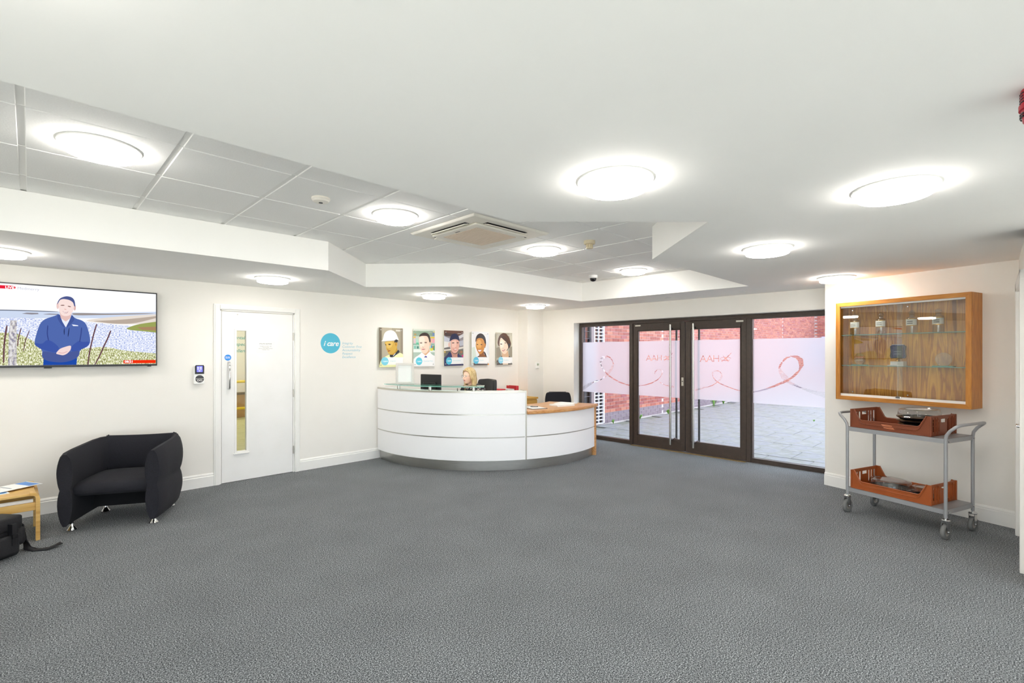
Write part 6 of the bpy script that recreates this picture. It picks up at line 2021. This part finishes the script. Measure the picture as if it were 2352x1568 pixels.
MB().box(-0.055, -0.035, 0.008, 0.06, 0.035, 0.046).build('base', noise_mat('marble', ['#efeeea', '#d8d6d0'], nscale=12, rough=0.3), tro, bevel=0.003)
MB().lathe([(0.014,0.046),(0.02,0.05),(0.012,0.06),(0.02,0.072),(0.014,0.08)], 16).build('stem', mat('gold', '#c9962e', 0.3, 0.8), tro, smooth=50)
poly = [(-0.062,0.078),(0.062,0.078),(0.068,0.10),(0.062,0.15),(0.068,0.20),(0.05,0.215),(-0.05,0.215),(-0.068,0.20),(-0.062,0.15),(-0.068,0.10)]
MB().prism_y(poly, -0.014, 0.014).build('shield', mat('navy_enamel', '#1a2050', 0.25), tro, bevel=0.004)
MB().box(-0.036, -0.0155, 0.094, 0.04, -0.0145, 0.2).build('plate', mat('plate_blue', '#30386a', 0.3), tro)
for z in (0.12, 0.145):
    MB().box(-0.03, -0.0165, z, 0.032, -0.0156, z+0.004).build('engraving', mat('engraved', '#8f98b8', 0.5), tro)
MB().box(-0.05, -0.012, 0.215, 0.05, 0.012, 0.219).build('top_edge', M_ALU, tro)
ra = thing('glass_award', 'clear round glass award on the room end of the lower shelf', 'award', oncab(1.145-S0, -0.10, SHZ[0]), RZW)
MB().box(-0.08, -0.03, 0, 0.08, 0.03, 0.01).build('base', M_GEDGE, ra, bevel=0.003)
MB().prism_y([(0.064*math.cos(2*PI*k/36), 0.072+0.064*math.sin(2*PI*k/36)) for k in range(36)], -0.009, 0.009).build('disc', M_JAR, ra)

# ================================================================== TROLLEY WITH BREAD TRAYS
TC = (5.683, 0.570)
RT = R(-110)
tl = thing('trolley', 'grey steel two-shelf trolley on four castors under the cabinet', 'trolley', (TC[0], TC[1], 0), RT)
TLX, TLY = 0.385, 0.222
ZS = (0.24, 0.825)
for z in ZS:
    s_ = MB()
    s_.box(-TLX, -TLY, z-0.004, TLX, TLY, z)
    for a in ((-TLX,-TLY-0.004,TLX,-TLY+0.004),(-TLX,TLY-0.004,TLX,TLY+0.004),(-TLX-0.004,-TLY,-TLX+0.004,TLY),(TLX-0.004,-TLY,TLX+0.004,TLY)):
        s_.box(a[0], a[1], z-0.038, a[2], a[3], z)
    s_.build('shelf', M_GREYMET, tl)
for sx in (-1, 1):
    path = []
    for sy in (-1, 1):
        MB().tube([(sx*TLX, sy*TLY, 0.175), (sx*TLX, sy*TLY, 0.83)], 0.0125, 12).build('post', M_GREYMET, tl, smooth=50)
        for z in ZS:
            MB().cyl((sx*TLX+sx*0.012, sy*TLY*0.93, z-0.02), (sx*TLX+sx*0.02, sy*TLY*0.93, z-0.02), 0.007, 10).build('bolt', M_CHROME, tl)
    hp = [(sx*TLX,-TLY,0.82),(sx*(TLX+0.005),-TLY,0.855),(sx*(TLX+0.03),-TLY,0.895),(sx*(TLX+0.065),-TLY,0.93),(sx*(TLX+0.085),-TLY*0.9,0.945),(sx*(TLX+0.095),-TLY*0.7,0.95),
          (sx*(TLX+0.095),TLY*0.7,0.95),(sx*(TLX+0.085),TLY*0.9,0.945),(sx*(TLX+0.065),TLY,0.93),(sx*(TLX+0.03),TLY,0.895),(sx*(TLX+0.005),TLY,0.855),(sx*TLX,TLY,0.82)]
    MB().tube(hp, 0.0125, 12).build('push_handle', M_GREYMET, tl, smooth=60)
for sx in (-1, 1):
    for sy in (-1, 1):
        cx_, cy_ = sx*TLX, sy*TLY
        c_ = MB()
        c_.lathe([(0,0.150),(0.029,0.150),(0.031,0.157),(0.026,0.165),(0,0.167)], 18, (cx_, cy_, 0))
        for q in (-1, 1):
            c_.box(cx_+q*0.019-0.002, cy_-0.020, 0.055, cx_+q*0.019+0.002, cy_+0.022, 0.154)
        c_.cyl((cx_-0.026, cy_, 0.0625), (cx_+0.026, cy_, 0.0625), 0.006, 10)
        c_.cyl((cx_, cy_, 0.16), (cx_, cy_, 0.185), 0.008, 10)
        co = c_.build('castor', M_CHROME, tl, smooth=40)
        w_ = MB().lathe([(0.036,-0.013),(0.054,-0.0155),(0.061,-0.011),(0.0625,0),(0.061,0.011),(0.054,0.0155),(0.036,0.013),(0.036,-0.013)], 28)
        wo = w_.build('tyre', M_TYRE, co, smooth=50)
        wo.location = (cx_, cy_, 0.0625)
        wo.rotation_euler = (0, R(90), 0)
        hb = MB().lathe([(0,-0.011),(0.037,-0.011),(0.037,0.011),(0,0.011)], 20).build('wheel_hub', M_ALU, co, smooth=40)
        hb.location = (cx_, cy_, 0.0625)
        hb.rotation_euler = (0, R(90), 0)

def crate(label, x, z, m, words, rz=0.0):
    c, s_ = math.cos(RT), math.sin(RT)
    t = thing('bread_crate', label, 'crate', (TC[0]+c*x, TC[1]+s_*x, z), RT+rz)
    hx, hy, H, lo = 0.318, 0.205, 0.172, 0.072
    MB().box(-hx, -hy, 0.004, hx, hy, 0.010).build('floor_panel', m, t)
    for sy in (-1, 1):
        y0 = sy*hy
        poly = [(-hx,0),(hx,0),(hx,H),(hx-0.028,H),(hx-0.075,lo+0.012),(hx-0.095,lo),(-hx+0.095,lo),(-hx+0.075,lo+0.012),(-hx+0.028,H),(-hx,H)]
        sd_ = MB().prism_y(poly, y0-sy*0.0, y0-sy*0.005).build('long_side', m, t)
        rim = [(hx-0.028,H),(hx-0.075,lo+0.012),(hx-0.095,lo),(-hx+0.095,lo),(-hx+0.075,lo+0.012),(-hx+0.028,H)]
        MB().tube([(a_, y0+sy*0.002, b__) for a_, b__ in rim], 0.006, 6).build('rim', m, sd_, smooth=50)
        MB().tube([(a_*0.96, y0+sy*0.003, max(0.018, b__-0.032)) for a_, b__ in rim], 0.004, 6).build('rib', m, sd_, smooth=50)
        MB().box(-hx, y0-0.004, 0, hx, y0+0.006, 0.012).build('foot_rib', m, sd_)
        for sx in (-1, 1):
            MB().box(sx*hx-0.006, y0-0.006, 0, sx*hx+0.006, y0+0.006, H).build('corner_post', m, sd_, bevel=0.003)
        if words and sy < 0:
            f_ = Flat()
            f_.text('crate1', -0.20, 0.026, mat('crate_text', '#6a2c10', 0.5))
            f_.text('crate2', 0.06, 0.026, mat('crate_text', '#6a2c10', 0.5))
            f_.build('moulded_name', t, (0, -hy-0.0012, 0))
            for k in range(4):
                MB().tube([(-0.055+k*0.006, -hy-0.001, 0.055-k*0.009), (0.03+k*0.006, -hy-0.001, 0.05-k*0.009)], 0.0028, 6).build('moulded_stripe', mat('crate_worn', '#d88a62', 0.6), sd_)
    for sx in (-1, 1):
        x0 = sx*hx
        def bx_(y0, y1, z0, z1, nm='end_bar', th=0.006):
            MB().box(x0-th if sx > 0 else x0, y0, z0, x0 if sx > 0 else x0+th, y1, z1).build(nm, m, t)
        bx_(-hy, hy, 0.0, 0.034)
        bx_(-hy, hy, H-0.030, H, 'end_rail', 0.008)
        ys = [-hy, -0.174, -0.147, -0.131, -0.104, -0.088, -0.061, 0.061, 0.088, 0.104, 0.131, 0.147, 0.174, hy]
        for k in range(0, len(ys), 2):
            a_, c_ = ys[k], ys[k+1]
            if a_ < 0 < c_:
                bx_(a_, c_, 0.034, 0.110, 'end_panel')
                bx_(a_, a_+0.022, 0.110, H-0.03)
                bx_(c_-0.022, c_, 0.110, H-0.03)
            else:
                bx_(a_, c_, 0.034, H-0.03)
                MB().box(x0+sx*0.0, (a_+c_)/2-0.003, 0.012, x0+sx*0.007, (a_+c_)/2+0.003, H-0.012).build('end_rib', m, t)
    return t
crate('brown bread crate on the top shelf of the trolley', -0.043, ZS[1]+0.001, M_CRATE, True)
crate('orange-brown bread crate on the bottom shelf of the trolley', -0.040, ZS[0]+0.001, M_CRATE2, False)

M_TRAYB = mat('black_tray', '#0e0e10', 0.22)
M_LID = thin_glass('lid_plastic', (0.86, 0.86, 0.85), 1.5, rough=0.08, boost=1.6)
def ontrol(x, y, z):
    c, s_ = math.cos(RT), math.sin(RT)
    return (TC[0]+c*x-s_*y, TC[1]+s_*x+c*y, z)
def octo(prof, n=8, r0=22.5, steps=24):
    """lathe with a softly eight-sided plan"""
    b_ = MB()
    V, F = [], []
    k = len(prof)
    N = steps*2
    for r_, z in prof:
        for j in range(N):
            a = 2*PI*j/N
            m_ = (a + R(r0)) % (2*PI/n) - PI/n
            q = math.cos(PI/n)/math.cos(m_)
            rr = r_*(0.55*q/math.cos(PI/n)*0.96 + 0.45)
            V.append((rr*math.cos(a), rr*math.sin(a), z))
    for i in range(k-1):
        for j in range(N):
            F.append((i*N+j, i*N+(j+1)%N, (i+1)*N+(j+1)%N, (i+1)*N+j))
    return b_.add(V, F)
def platter(label, loc, r_, tilt=(0,0), lid=True, base=True):
    t = thing('catering_platter', label, 'platter', loc, RT, 'platters in the bread crates')
    t.rotation_euler = (tilt[0], tilt[1], RT)
    if base:
        octo([(0,0),(r_*0.82,0),(r_*0.9,0.012),(r_*0.985,0.022),(r_,0.026),(r_*0.985,0.028),(r_*0.88,0.018),(0,0.006)]).build('tray', M_TRAYB, t, smooth=35)
    z = 0.028 if base else 0.0
    if lid:
        octo([(r_*1.0,z),(r_*1.01,z+0.006),(r_*0.95,z+0.012),(r_*0.93,z+0.035),(r_*0.88,z+0.066),(r_*0.70,z+0.072),(r_*0.66,z+0.066),(0,z+0.066)]).build('clear_lid', M_LID, t, smooth=35)
    return t
zl, zu = ZS[0]+0.012, ZS[1]+0.012
platter('round black platter with clear domed lid in the lower crate', ontrol(-0.13, 0.0, zl), 0.172)
platter('smaller clear-lidded black platter in the handle end of the lower crate', ontrol(0.155, -0.02, zl), 0.106)
platter('bottom black platter of the stack in the upper crate', ontrol(0.095, 0.0, zu), 0.150, lid=False)
platter('second black platter of the stack in the upper crate', ontrol(0.10, 0.01, zu+0.032), 0.155, lid=False)
platter('third black platter of the stack in the upper crate', ontrol(0.09, 0.005, zu+0.064), 0.155, lid=False)
platter('top black platter with clear lid on the stack in the upper crate', ontrol(0.095, 0.01, zu+0.100), 0.160, tilt=(0.03, -0.02))
